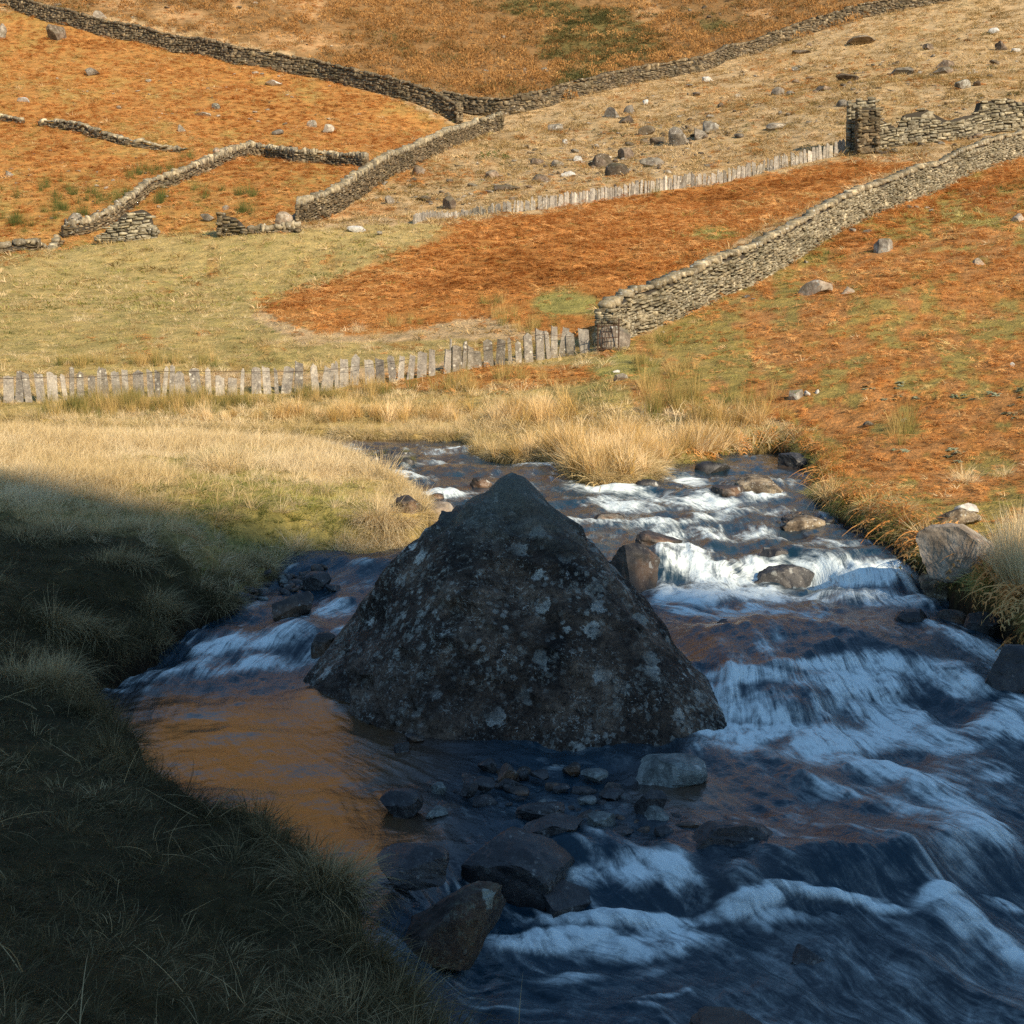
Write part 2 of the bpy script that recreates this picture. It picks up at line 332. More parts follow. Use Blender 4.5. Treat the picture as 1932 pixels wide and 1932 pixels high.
def _warp(x, y):
    return x / (y + 14), np.log(y + 14)
cX, cL = _warp(ctrl[:, 0], ctrl[:, 1])
def _phi(r2): return .5 * r2 * np.log(r2 + 1e-12)
_n = len(ctrl)
_K = _phi((cX[:, None] - cX) ** 2 + (cL[:, None] - cL) ** 2) + np.eye(_n) * 2e-5
_Pm = np.stack([np.ones(_n), cX, cL], 1)
_A = np.block([[_K, _Pm], [_Pm.T, np.zeros((3, 3))]])
_sol = np.linalg.solve(_A, np.concatenate([ctrl[:, 2], [0, 0, 0]]))

def land(x, y):
    X, L = _warp(x, y); sh = X.shape; X = X.ravel(); L = L.ravel()
    out = _sol[_n] + _sol[_n + 1] * X + _sol[_n + 2] * L
    for i in range(_n):
        out = out + _sol[i] * _phi((X - cX[i]) ** 2 + (L - cL[i]) ** 2)
    return out.reshape(sh)

# polar-like grid of the ground (columns fan out with distance, rows close together near the stream)
gx = np.concatenate([np.linspace(-1.5, -.44, 26)[:-1], np.linspace(-.44, .44, 520), np.linspace(.44, 1.5, 26)[1:]])
gl = np.concatenate([np.linspace(math.log(6), math.log(16.5), 26)[:-1], np.linspace(math.log(16.5), math.log(56), 430), np.linspace(math.log(56), math.log(350), 210)[1:]])
GX, GL = np.meshgrid(gx, gl)
GY = np.exp(GL) - 14; GXX = GX * (GY + 14)
GZ = land(GXX, GY)
GD = channel_d(GXX, GY)
GW = water_z(GXX, GY)
far = sstep(20, 120, GY)
near_l = (GXX < 1) & (GY < 34)
rel = (.07 + .28 * far) * fbm(GXX / (1.0 + 4 * far), GY / (1.0 + 4 * far), 3, 4)
rel += np.where(near_l, .10, .05) * np.maximum(0, fbm(GXX * 1.5, GY * 1.5, 9, 2)) * (1 - far)
rel += .03 * fbm(GXX * 3.5, GY * 3.5, 12, 3) * (1 - sstep(40, 90, GY))
# long humps on the far hillside
rel += far * .9 * fbm(GXX / 22, GY / 30, 21, 3)
GZ = GZ + rel * (1 - .4 * sstep(-.6, 0, GD))
GZ = GZ + np.maximum(0, GY - 228) * (.42 - .5 * sstep(-.02, .14, GX))           # unseen mountain rises on above; its left shoulder added for the pool's amber reflection
GZ = np.maximum(GZ, np.where(GY > 33, GW + .12, GZ))
lb_ = (GXX < -1) & (GY > 10) & (GY < 18.6)
GZ = GZ - np.where(lb_, .42 * sstep(-1.0, -.02, GD), 0)
bank = sstep(-.10, .22, GD)
GZ = GZ * (1 - bank) + (np.minimum(GW, GZ) - .45) * bank

def H(x, y):                                  # bilinear lookup of the finished ground
    x = np.atleast_1d(np.asarray(x, float)); y = np.atleast_1d(np.asarray(y, float))
    fx = np.interp(x / (y + 14), gx, np.arange(len(gx))); fy = np.interp(np.log(np.maximum(y, -7.5) + 14), gl, np.arange(len(gl)))
    ix = np.clip(fx.astype(int), 0, len(gx) - 2); iy = np.clip(fy.astype(int), 0, len(gl) - 2); fx = fx - ix; fy = fy - iy
    return (GZ[iy, ix] * (1 - fx) + GZ[iy, ix + 1] * fx) * (1 - fy) + (GZ[iy + 1, ix] * (1 - fx) + GZ[iy + 1, ix + 1] * fx) * fy

_ys = np.exp(np.linspace(math.log(3.2), math.log(330), 1500))
def ground(px, py, ymin=3.2, surf=None):      # where a sight line meets the ground
    a, b, c = ray(px, py)
    ys = _ys[_ys >= ymin]
    xs = a / b * ys; zs = CAM_Z + c / b * ys
    hh = H(xs, ys)
    if surf == 'water': hh = water_z(xs, ys)
    elif surf == 'both': hh = np.maximum(hh, np.where(channel_d(xs, ys) > 0, water_z(xs, ys), -9))
    below = np.nonzero(zs < hh)[0]
    i = below[0] if len(below) else len(ys) - 1
    return float(xs[i]), float(ys[i]), float(hh[i])

# ---- what grows where (areas of the hillside, by their outlines)
PX, PY = proj(GXX, GY, GZ)
def outline(px, py, poly, soft=14, seed=50, amp=34, sc=60.):
    wx = px + amp * (fbm(px / sc, py / sc, seed, 4)); wy = py + amp * .6 * (fbm(px / sc, py / sc, seed + 7, 4))
    return inpoly(wx, wy, poly).astype(float)
BIG = 4000
A_LHILL = [(-BIG, 500), (-BIG, 0), (50, 20), (300, 60), (560, 130), (760, 190), (860, 240), (800, 300), (690, 370), (575, 440), (300, 470), (0, 500)]
A_TOP = [(-BIG, -BIG), (BIG, -BIG), (1750, -10), (1500, 70), (1250, 130), (1050, 185), (900, 205), (760, 165), (560, 105), (250, 40), (30, 0), (-BIG, -40)]
A_TAN = [(1750, 0), (BIG, -300), (BIG, 240), (1932, 250), (1640, 300), (1300, 350), (1000, 405), (740, 430), (590, 435), (700, 350), (830, 300), (945, 250), (1100, 200), (1300, 150), (1500, 95)]
A_MEADOW = [(-BIG, 470), (850, 425), (860, 440), (620, 530), (470, 590), (560, 650), (900, 640), (1120, 640), (1120, 660), (650, 700), (-BIG, 760)]
A_MIDB = [(475, 580), (640, 525), (860, 428), (1000, 402), (1300, 352), (1600, 300), (1740, 300), (1560, 375), (1140, 580), (1125, 640), (900, 600), (700, 640), (560, 620)]
A_RSLOPE = [(1130, 650), (1240, 620), (1400, 545), (1640, 400), (1932, 290), (BIG, 200), (BIG, 1400), (1932, 1250), (1600, 1000), (1540, 880), (1480, 800), (1300, 780), (1150, 740)]
A_STRIP = [(-BIG, 740), (600, 730), (830, 700), (1120, 660), (1180, 700), (1200, 780), (1480, 810), (1540, 880), (1200, 930), (900, 870), (0, 830), (-BIG, 830)]
KINDS = ['bracken', 'blond', 'green', 'tan', 'heather', 'shade', 'gorse']
def cover(px, py, x, y):
    W = {k: np.zeros(px.shape) for k in KINDS}
    n1 = fbm(px / 45, py / 26, 61, 4); n2 = fbm(px / 120, py / 60, 67, 3); n3 = fbm(x * .7, y * .7, 71, 4)
    up = (y > 50) | ((x > 3.5) & (y > 12)) | (y > 30) & (x > -1.5)
    base = np.ones(px.shape)
    a = outline(px, py, A_LHILL, seed=51, amp=10) * (y > 80)
    rus = sstep(280, 420, py) * .25
    W['bracken'] += a * (.82 - .35 * sstep(.1, .5, n1) - rus * .6); W['green'] += a * (.12 + .28 * sstep(.05, .5, n1) + rus * .5); W['tan'] += a * .05
    a = outline(px, py, A_TOP, seed=52, amp=12) * (y > 110)
    hz = sstep(-.25, .15, .18 + n2 * .7 + .5 * n1 + .45 * np.exp(-((px - 880) / 330) ** 2) + .4 * sstep(1250, 1500, px) - .50 * np.exp(-((px - 450) / 200) ** 2 - ((py - 80) / 70) ** 2) - .2 * np.exp(-((px - 1240) / 130) ** 2))
    gz = np.exp(-((px - 1130) / 120) ** 2 - ((py - 75) / 62) ** 2) + .8 * np.exp(-((px - 1010) / 80) ** 2 - ((py - 10) / 18) ** 2) + .6 * np.exp(-((px - 1350) / 50) ** 2 - ((py - 50) / 20) ** 2) + .7 * np.exp(-((px - 1080) / 60) ** 2 - ((py - 155) / 18) ** 2)
    gz = sstep(.35, .6, gz + .35 * n1)
    W['gorse'] += a * gz * .75; W['heather'] += a * (.25 * gz + (1 - gz) * hz); W['tan'] += a * (1 - gz) * (1 - hz) * .6; W['bracken'] += a * (1 - gz) * (1 - hz) * .4
    a = outline(px, py, A_TAN, seed=53, amp=8) * (y > 80)
    rb = sstep(.15, .4, n1 + .5 * np.exp(-((px - 1400) / 130) ** 2 - ((py - 160) / 50) ** 2)) * .6 + sstep(.3, .5, n2) * .3
    rb2 = np.exp(-((px - 660) / 110) ** 2 - ((py - 395) / 22) ** 2) + np.exp(-((px - 770) / 60) ** 2 - ((py - 335) / 16) ** 2)
    W['bracken'] += a * np.clip(sstep(.4, .7, rb2 + .3 * n1) + rb * .35, 0, 1); W['tan'] += a * (1.0 - .5 * rb); W['green'] += a * .12 * sstep(-.2, .3, n1)
    a = outline(px, py, A_MEADOW, seed=54, amp=14) * (y > 40) * (y < 86)
    W['green'] += a * (.48 + .55 * sstep(-.1, .3, n1 + .4 * n2)) * (1 - .5 * sstep(600, 450, py)); W['blond'] += a * (.75 - .35 * sstep(0, .4, n1) + .4 * np.exp(-((py - 690) / 22) ** 2) * (px < 420)); W['tan'] += a * .25
    W['bracken'] += a * sstep(.3, .6, n1 + .5 * np.exp(-((px - 1000) / 300) ** 2 - ((py - 650) / 30) ** 2)) * .8
    a = outline(px, py, A_MIDB, seed=55, amp=20) * (y > 44)
    gp = np.exp(-((px - 1345) / 48) ** 2 - ((py - 438) / 14) ** 2) + np.exp(-((px - 1065) / 75) ** 2 - ((py - 575) / 34) ** 2) * .9 + .5 * np.exp(-((px - 1180) / 90) ** 2 - ((py - 490) / 24) ** 2)
    gp = sstep(.35, .65, gp + .25 * n1)
    W['bracken'] += a * (1 - gp) * 1.0; W['green'] += a * (gp * 1.2 + .05)
    a = outline(px, py, A_RSLOPE, seed=56, amp=16) * (y > 12) * (x > 2.2)
    gs = 1.25 * sstep(-.08, .45, .25 * fbm(px / 18, py / 10, 68, 3) + n1 * .9 + .35 * n2 + .5 * np.exp(-((px - 1270) / 110) ** 2 - ((py - 640) / 70) ** 2) + .22 * np.exp(-((px - 1500) / 300) ** 2 - ((py - 600) / 80) ** 2) + .3 * (y < 20) - .25 * sstep(420, 330, py))
    gs = np.minimum(gs, 1)
    W['bracken'] += a * (1 - .8 * gs); W['green'] += a * gs * .75; W['tan'] += a * .22 * sstep(-.1, .3, -n1)
    pth = np.exp(-((px - 1185) / 70) ** 2 - ((py - 690) / 26) ** 2) + np.exp(-((px - 1110) / 90) ** 2 - ((py - 745) / 22) ** 2) * .8
    a = outline(px, py, A_STRIP, seed=57, amp=10) * (y > 22) * ((y > 34) | (x > -1.3))
    br = sstep(.25, .55, np.exp(-((px - 900) / 330) ** 2 - ((py - 712) / 24) ** 2) + .35 * n1)
    W['bracken'] += a * br; W['blond'] += a * (1 - br) * .95; W['green'] += a * .15 + 2.5 * sstep(.3, .6, pth + .2 * n1) * (y > 28) * (y < 44)
    W['bracken'] *= 1 - sstep(.3, .6, pth + .2 * n1) * (y < 44)
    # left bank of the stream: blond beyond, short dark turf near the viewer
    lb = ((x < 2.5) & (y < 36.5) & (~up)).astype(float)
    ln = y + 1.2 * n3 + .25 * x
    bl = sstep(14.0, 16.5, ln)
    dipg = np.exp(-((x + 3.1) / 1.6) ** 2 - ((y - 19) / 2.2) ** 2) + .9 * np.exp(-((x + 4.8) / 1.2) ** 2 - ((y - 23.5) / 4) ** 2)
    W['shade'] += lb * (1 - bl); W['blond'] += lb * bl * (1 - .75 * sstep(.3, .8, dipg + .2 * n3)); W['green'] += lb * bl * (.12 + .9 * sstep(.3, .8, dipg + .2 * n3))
    tot = sum(W.values()); W['tan'] += (tot < .05) * 1.0
    tot = sum(W.values()) + 1e-6
    return {k: v / tot for k, v in W.items()}

CV = cover(PX, PY, GXX, GY)
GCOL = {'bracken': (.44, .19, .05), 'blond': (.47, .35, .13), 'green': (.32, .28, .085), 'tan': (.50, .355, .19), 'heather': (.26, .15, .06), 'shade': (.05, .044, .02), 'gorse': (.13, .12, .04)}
gc = np.zeros(GZ.shape + (4,)); gc[..., 3] = 1
for k, w in CV.items():
    for c in range(3): gc[..., c] += w * GCOL[k][c]
earth = sstep(-.12, .05, GD)[..., None]
gc[..., :3] = gc[..., :3] * (1 - earth) + np.array((.03, .022, .014)) * earth
# shaded short turf keeps a little green and some dead blades
nr, nc = GZ.shape
idx = np.arange(nr * nc).reshape(nr, nc)
Q = np.stack([idx[:-1, :-1], idx[:-1, 1:], idx[1:, 1:], idx[1:, :-1]], -1).reshape(-1, 4)
gm, nt, b, out = new_mat('turf_and_soil')
ga = N(nt, 'ShaderNodeAttribute'); ga.attribute_name = 'cover'
geo = N(nt, 'ShaderNodeNewGeometry'); P = geo.outputs['Position']
n1 = noise(nt, P, 1.3, 6, .65); n2 = noise(nt, P, 9, 5, .7); n3 = noise(nt, P, .22, 4)
c = mixc(nt, .8, ga.outputs['Color'], ramp(nt, n1, [(.3, (.5, .52, .5)), (.5, (.95, .95, .95)), (.7, (1.45, 1.35, 1.25))]), 'MULTIPLY')
c = mixc(nt, .8, c, ramp(nt, n2, [(.3, (.45, .48, .45)), (.5, (1, 1, 1)), (.7, (1.5, 1.4, 1.3))]), 'MULTIPLY')
nt.links.new(c, b.inputs['Base Color']); b.inputs['Roughness'].default_value = 1; b.inputs['Specular IOR Level'].default_value = .1
nt.links.new(bump(nt, math_n(nt, 'ADD', n1, n2), .9, .12), b.inputs['Normal'])
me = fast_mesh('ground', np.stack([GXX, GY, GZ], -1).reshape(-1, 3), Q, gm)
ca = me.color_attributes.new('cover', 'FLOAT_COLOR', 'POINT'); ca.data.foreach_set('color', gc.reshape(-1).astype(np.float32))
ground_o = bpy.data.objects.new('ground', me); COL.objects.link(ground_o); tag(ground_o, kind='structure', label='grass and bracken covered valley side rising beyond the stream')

# the hill behind the viewer whose shade lies over the near bank and the boulder
T = 125
edge = [(-60, 38, 3), (-30, 29, 2), (-16, 24.5, 1.6), (-9.5, 22.0, 1.45), (-7.2, 20.2, 1.35), (-5.6, 18.8, 1.3), (-4.3, 18.2, 1.3), (-2.8, 18.2, 1.2), (-1.8, 18.2, .9), (-.6, 17.4, .75), (3.2, 16.2, .42), (5.0, 15.3, .8), (7, 14.8, 1.0), (11, 14, 1.6), (25, 12, 3), (60, 10, 8)]
hx, hy, hz = math.sin(R(SUN_AZ)), -math.cos(R(SUN_AZ)), math.tan(R(SUN_EL))
ex = np.array([e[0] + hx * T for e in edge]); ey = np.array([e[1] + hy * T for e in edge]); ez = np.array([e[2] + hz * T for e in edge])
s_ = np.linspace(0, len(edge) - 1, 260); k_ = np.arange(len(edge))
cx, cy, cz = np.interp(s_, k_, ex), np.interp(s_, k_, ey), np.interp(s_, k_, ez)
cz = cz + .35 * fbm(cx * .5, cy * .1, 90, 3)
rows = []
for f in np.linspace(0, 1, 40):
    fx_ = cx * (1 - f) + (cx * .35) * f; fy_ = cy * (1 - f) + (-14 + 0 * cy) * f; fz_ = cz * (1 - f) ** 1.15 + (1.2) * (1 - (1 - f) ** 1.15)
    am = min(1, f * 8)
    rows.append(np.stack([fx_, fy_, fz_ + am * 1.6 * fbm(fx_ / 9, fy_ / 9, 93, 4)], -1))
back = np.stack([cx + 60, cy - 120, cz * 0 + 5], -1)
rows = [back] + rows
V = np.stack(rows).reshape(-1, 3); nr_, nc_ = len(rows), len(cx)
idx = np.arange(nr_ * nc_).reshape(nr_, nc_)
Qh = np.stack([idx[:-1, :-1], idx[1:, :-1], idx[1:, 1:], idx[:-1, 1:]], -1).reshape(-1, 4)
hm, nt, b, out = new_mat('hill_turf'); geo = N(nt, 'ShaderNodeNewGeometry')
nt.links.new(ramp(nt, noise(nt, geo.outputs['Position'], .08, 6, .65), [(.35, (.10, .10, .035)), (.5, (.24, .14, .05)), (.65, (.34, .26, .12))]), b.inputs['Base Color']); b.inputs['Roughness'].default_value = 1
hill_o = bpy.data.objects.new('hill', fast_mesh('hill', V, Qh, hm)); COL.objects.link(hill_o); tag(hill_o, kind='structure', label='steep hillside on the near side of the valley')
# ------------------------------------------------------------------ rocks
def ico(sub):
    import bmesh
    bm = bmesh.new(); bmesh.ops.create_icosphere(bm, subdivisions=sub, radius=1)
    v = np.array([p.co[:] for p in bm.verts]); f = np.array([[q.index for q in g.verts] for g in bm.faces]); bm.free(); return v, f
ICO = {s: ico(s) for s in (2, 3, 4, 5)}

def n3d(v, s, seed, octs=3):
    return (fbm(v[:, 0] * s + v[:, 2] * s * .7, v[:, 1] * s - v[:, 2] * s * .4, seed, octs) + fbm(v[:, 1] * s + 5.1, v[:, 2] * s + v[:, 0] * s * .3, seed + 3, octs)) * .5

def rock_mesh(name, size, seed, mat, sub=3, cuts=9, rough=.10, flat=.0, lean=(0, 0), tight=.72):
    r = np.random.RandomState(seed); v, f = ICO[sub]; v = v.copy()
    v = np.sign(v) * np.abs(v) ** .72; v /= np.linalg.norm(v, axis=1).mean()
    v *= (1 + .12 * n3d(v, .9, seed + 5, 2))[:, None]
    for _ in range(cuts):                              # broken faces
        n = r.normal(size=3); n /= np.linalg.norm(n); d = r.uniform(tight - .22, .86)
        t = v @ n; over = np.maximum(t - d, 0)
        v -= over[:, None] * n
    v *= (1 + rough * .6 * n3d(v, 1.6, seed, 4) + rough * .5 * n3d(v, 5, seed + 9, 3) + rough * .30 * n3d(v, 12, seed + 19, 3))[:, None]
    v /= np.abs(v).max(0)
    v *= np.array(size) / 2
    v[:, 0] += lean[0] * v[:, 2]; v[:, 1] += lean[1] * v[:, 2]
    me = fast_mesh(name, v, f, mat, smooth=sub > 2)
    if sub > 2: me.set_sharp_from_angle(angle=R(24))
    return me

def put_rock(name, label, cat, loc, size, seed, mat, rotz=0, tilt=0, sub=3, cuts=9, rough=.1, sink=.3, group=None, tight=.72):
    if sub >= 4: rough *= 1.6; sub = 5
    me = rock_mesh(name, size, seed, mat, sub, cuts, rough, tight=tight)
    o = bpy.data.objects.new(name, me); COL.objects.link(o)
    o.location = (loc[0], loc[1], loc[2] + size[2] * (.5 - sink)); o.rotation_euler = (tilt * .3, tilt, rotz)
    return tag(o, label, cat, group)

# ---- the great pyramidal boulder: outline radii by height, facing the viewer
def boulder():
    zb, zt = -.7, 2.06
    # height -> left x, right x, front y, back y
    hs = [-.7, -.2, .05, .15, .35, .6, .85, 1.1, 1.35, 1.6, 1.78, 1.92, 2.02, 2.06]
    lx = [-2.2, -2.05, -2.0, -1.95, -1.78, -1.58, -1.40, -1.20, -.96, -.64, -.38, -.21, -.12, -.04]
    rx = [2.05, 1.98, 1.95, 1.86, 1.62, 1.42, 1.24, 1.05, .80, .53, .34, .22, .13, .04]
    fy = [10.9, 11.2, 11.35, 11.42, 11.55, 11.72, 11.9, 12.1, 12.32, 12.6, 12.8, 12.95, 13.05, 13.15]
    by = [15.6, 15.3, 15.2, 15.1, 14.95, 14.75, 14.55, 14.35, 14.1, 13.85, 13.65, 13.48, 13.32, 13.18]
    n_a, n_h = 380, 260
    # px offset: the photo's base line dips to the right of the middle
    t = np.linspace(0, 1, n_h); z = zb + (zt - zb) * (1 - (1 - t) ** 1.25)
    th = np.linspace(0, 2 * math.pi, n_a, endpoint=False)
    T2, Z2 = np.meshgrid(th, z)
    L = np.interp(Z2, hs, lx); Rr = np.interp(Z2, hs, rx); F = np.interp(Z2, hs, fy); B = np.interp(Z2, hs, by)
    cxm = (L + Rr) / 2; cym = F * .5 + B * .5
    ax = (Rr - L) / 2; ay = (B - F) / 2
    c, s = np.cos(T2), np.sin(T2)
    k = 2.15 - .38 * sstep(.1, -.6, c) * sstep(.1, -.5, s) + .35 * sstep(0, .6, c) * sstep(.1, -.5, s)
    rr = (np.abs(c) ** k + np.abs(s) ** k) ** (-1 / k)
    low = 1 - sstep(.2, 1.6, Z2)
    # widest line lies toward the viewer's side; front ridge set off to the right low down
    X = cxm + ax * rr * c + low * .18 * np.maximum(0, -s) * (1 - np.abs(c))
    yoff = np.where(c < 0, 1.0, -.25) * np.abs(c) ** 2 * low
    Y = cym + ay * rr * s - .55 * ay * np.abs(c) * (s < .5) * .6 + yoff
    v = np.stack([X, Y, Z2], -1).reshape(-1, 3)
    ctr = np.array([0, 13.2, .4])
    d = v - ctr; nrm = d / np.linalg.norm(d, axis=1)[:, None]
    def q(s, sd, o=4): return n3d(v, s, sd, o)
    amp = np.minimum(1, (zt - v[:, 2]) / .35)
    a1 = q(.9, 201, 3); disp = .11 * a1 - .22 * np.abs(q(1.5, 203, 3)) - .13 * np.abs(q(3.4, 205, 3)) + .06 * q(2.6, 207, 4) + .03 * q(8, 211, 4) + .016 * q(22, 221, 3) + .07
    # shallow scooped ledge on the left shoulder and long cracks down the face
    disp -= .05 * np.exp(-((v[:, 0] + .55) / .35) ** 2 - ((v[:, 2] - .95) / .12) ** 2)
    disp += .07 * np.exp(-((v[:, 0] + 1.15) / .25) ** 2 - ((v[:, 2] - .42) / .22) ** 2)
    for x0, x1, z0, z1, w, dp in [(-.95, -.70, 0, .6, .022, .05), (-1.15, -1.05, 0, .3, .02, .03), (.62, .95, .9, 1.6, .03, .03), (1.05, 1.35, .2, .9, .025, .03), (-.2, .05, 1.1, 1.2, .03, .02), (-.4, -.3, .1, .5, .012, .02)]:
        tt = np.clip((v[:, 2] - z0) / (z1 - z0), 0, 1); xc = x1 + (x0 - x1) * tt + .05 * fbm(v[:, 2] * 4, v[:, 0] * 0 + x0, 230, 3)
        ins = (v[:, 2] > z0 - .02) & (v[:, 2] < z1 + .02)
        disp -= ins * dp * np.exp(-((v[:, 0] - xc) / w) ** 2)
    v = v + nrm * (disp * amp)[:, None]
    for nx_, ny_, nz_, cut in [(-.62, -.52, .58, .13), (.58, -.55, .60, .12), (.10, -.80, .58, .10), (-.20, -.62, .76, .05), (.80, -.10, .60, .09), (-.80, .05, .60, .08), (-.35, -.90, .2, .10), (.45, -.85, .15, .09)]:
        pn = np.array([nx_, ny_, nz_]); pn /= np.linalg.norm(pn); tt = (v - ctr) @ pn; dd_ = tt.max() - cut
        v = v - (np.maximum(tt - dd_, 0) * .85)[:, None] * pn
    v = v + nrm * ((.012 * q(9, 251, 4) + .008 * q(25, 253, 3)) * amp)[:, None]
    apex = np.array([[-.0, 13.17, 2.075]])
    idx = np.arange(n_h * n_a).reshape(n_h, n_a); nx = np.roll(idx, -1, 1)
    Qb = np.stack([idx[:-1], nx[:-1], nx[1:], idx[1:]], -1).reshape(-1, 4)
    V = np.concatenate([v, apex]); ai = len(v)
    me = bpy.data.meshes.new('boulder')
    faces = Qb.tolist() + [[int(idx[-1, i]), int(nx[-1, i]), ai] for i in range(n_a)]
    me.from_pydata(V.tolist(), [], faces); me.shade_smooth(); me.materials.append(M['boulder'])
    o = bpy.data.objects.new('boulder', me); COL.objects.link(o)
    tag(o, 'huge dark pyramid-shaped boulder spotted with pale lichen, standing in midstream', 'boulder')
boulder()

def stream_rock(name, label, px0, px1, pyt, pyb, mat, seed, depth=.8, surf='water', sink=.28, tilt=0, cuts=9, sub=4, rough=.1, dz=0, rotz=None, tight=.7):
    x, y, z = ground((px0 + px1) / 2, pyb, surf=surf)
    z += dz
    pw = .5 / FN * 2 * y / 1932 * 1.02
    w = (px1 - px0) * pw; h = (pyb - pyt) * pw
    dpt = w * depth
    h_vis = max(h - dpt * .5 * math.tan(math.atan2(CAM_Z - z, y)), h * .45)
    hh = h_vis / (1 - sink)
    return put_rock(name, label, 'rock', (x, y + dpt * .42, z), (w, dpt, hh), seed, M[mat], rotz if rotz is not None else rnd.uniform(-.15, .15), tilt, sub=sub, cuts=cuts, rough=rough, sink=sink, tight=tight)

SR = stream_rock
SR('rock', 'wet brown rock with an orange right flank, just right of the huge boulder', 1140, 1272, 1012, 1118, 'wet', 12, .9, cuts=12)
SR('rock', 'small wet rock close behind the orange-flanked rock', 1200, 1292, 1000, 1040, 'wet', 13, .8)
SR('boulder', 'big pale sunlit boulder with vertical cracks on the right bank', 1744, 1922, 980, 1092, 'pale', 15, .8, surf='both', cuts=10, dz=.0, sink=.15)
SR('boulder', 'dark pebbly-faced boulder at the water, underneath the pale cracked one', 1748, 1878, 1068, 1140, 'pebbly', 17, .8, surf='water', cuts=6)
SR('rock', 'small grey rock with a white quartz end, in grass above the cracked boulder', 1768, 1856, 955, 996, 'pebbly', 18, .7, surf='both', sink=.2)
SR('rock', 'white quartz lump on the grass beside the small grey rock', 1804, 1850, 957, 982, 'quartz', 19, .7, surf='both', sink=.1, dz=.05, sub=3)
SR('rock', 'low pebble-crusted slab dividing the water below the far islet', 1388, 1506, 893, 935, 'pebbly', 20, 1.0, cuts=8, sink=.6)
SR('rock', 'small amber slab at the left end of the pebble-crusted slab', 1345, 1412, 908, 940, 'wet', 21, 1.0, cuts=8, sink=.4)
SR('rock', 'square dark rock in the left side channel with bright wet crown', 488, 588, 1108, 1174, 'wet', 22, .8, cuts=14, tight=.6)
SR('rock', 'grey rock upstream of the square dark rock in the side channel', 568, 622, 1078, 1114, 'dark', 23, .9)
SR('rock', 'small grey stone tucked under the grassy bank by the side channel', 612, 642, 1100, 1118, 'dark', 83, .9)
SR('rock', 'brown rock at the left foot of the huge boulder, water pouring round it', 584, 640, 1190, 1245, 'wet', 24, .8)
SR('rock', 'smooth yellowish rock veiled by thin falling water', 1410, 1572, 1064, 1106, 'dark', 25, .6, cuts=6, sink=.84)
SR('rock', 'mossy rock at the lip of the right-hand fall', 1420, 1500, 1034, 1066, 'dark', 26, .6, cuts=6, sink=.72)
SR('rock', 'dark submerged rock near the right bank under a film of water', 1690, 1768, 1148, 1192, 'dark', 27, .7, cuts=3, sink=.4)
SR('rock', 'brown half-submerged rock between the dark film-covered rock and the bank', 1768, 1830, 1148, 1188, 'wet', 28, .7, cuts=4, sink=.4)
SR('rock', 'black rock in deep shade beneath the overhanging right bank', 1820, 1905, 1145, 1205, 'dark', 29, .8, cuts=8)
SR('boulder', 'dark wet boulder cut off by the right edge beside the rapids', 1862, 1990, 1215, 1310, 'dark', 30, .8, cuts=8)
SR('rock', 'rounded pale grey lichen-covered rock in front of the huge boulder', 1196, 1342, 1424, 1484, 'greylichen', 31, .8, cuts=4, sink=.35, rough=.08)
SR('boulder', 'dark rock with wet sloping top splitting the lower cascade', 866, 1080, 1560, 1715, 'dark', 33, .9, cuts=14, sink=.32, tight=.7, tilt=.2, rotz=-.2)
SR('rock', 'long black ledge trailing right from the rock that splits the cascade', 1000, 1158, 1655, 1740, 'dark', 34, .9, cuts=10, sink=.4, tight=.62)
SR('rock', 'black rock behind the tilted lichened boulder', 706, 850, 1625, 1702, 'dark', 35, .8, cuts=12, dz=.12)
SR('boulder', 'large tilted brown boulder with green lichen patches, against the near bank', 716, 976, 1672, 1838, 'tilted', 36, .62, cuts=14, sink=.25, tilt=-.26, dz=.04, tight=.74, rotz=.35)
SR('rock', 'angular rust-brown rock below the curved water lip', 1426, 1500, 1606, 1660, 'wet', 37, .9, cuts=14)
SR('rock', 'low curved ledge with water creasing over its edge', 1275, 1490, 1540, 1612, 'dark', 38, .5, cuts=5, sink=.6)
SR('rock', 'lone dark rock low in the foreground rapids', 1486, 1564, 1784, 1830, 'dark', 39, .8, cuts=8)
SR('rock', 'dark rock with ochre crest at the bottom edge of the stream', 1305, 1460, 1906, 1990, 'wet', 40, .9, cuts=8)
SR('rock', 'sharp-edged black rock in the stone sill below the lichened grey rock', 1186, 1262, 1486, 1550, 'dark', 41, .8, cuts=14, tight=.6)
SR('rock', 'small rounded grey rock touching the sharp-edged black one', 1214, 1266, 1520, 1556, 'greylichen', 42, .8, cuts=6)
SR('rock', 'flat overhanging slab in the middle of the stone sill', 985, 1108, 1528, 1592, 'dark', 43, .8, cuts=8, sink=.3)
SR('rock', 'low dark slab behind the flat overhanging one', 968, 1068, 1506, 1548, 'dark', 44, .8, cuts=10)
SR('rock', 'glossy black rock at the left end of the stone sill by the amber pool', 712, 798, 1486, 1544, 'dark', 45, .9, cuts=12)
SR('rock', 'pale blocky stone with a trickle over it in the stone sill', 1108, 1164, 1532, 1566, 'greylichen', 46, .8, cuts=10)
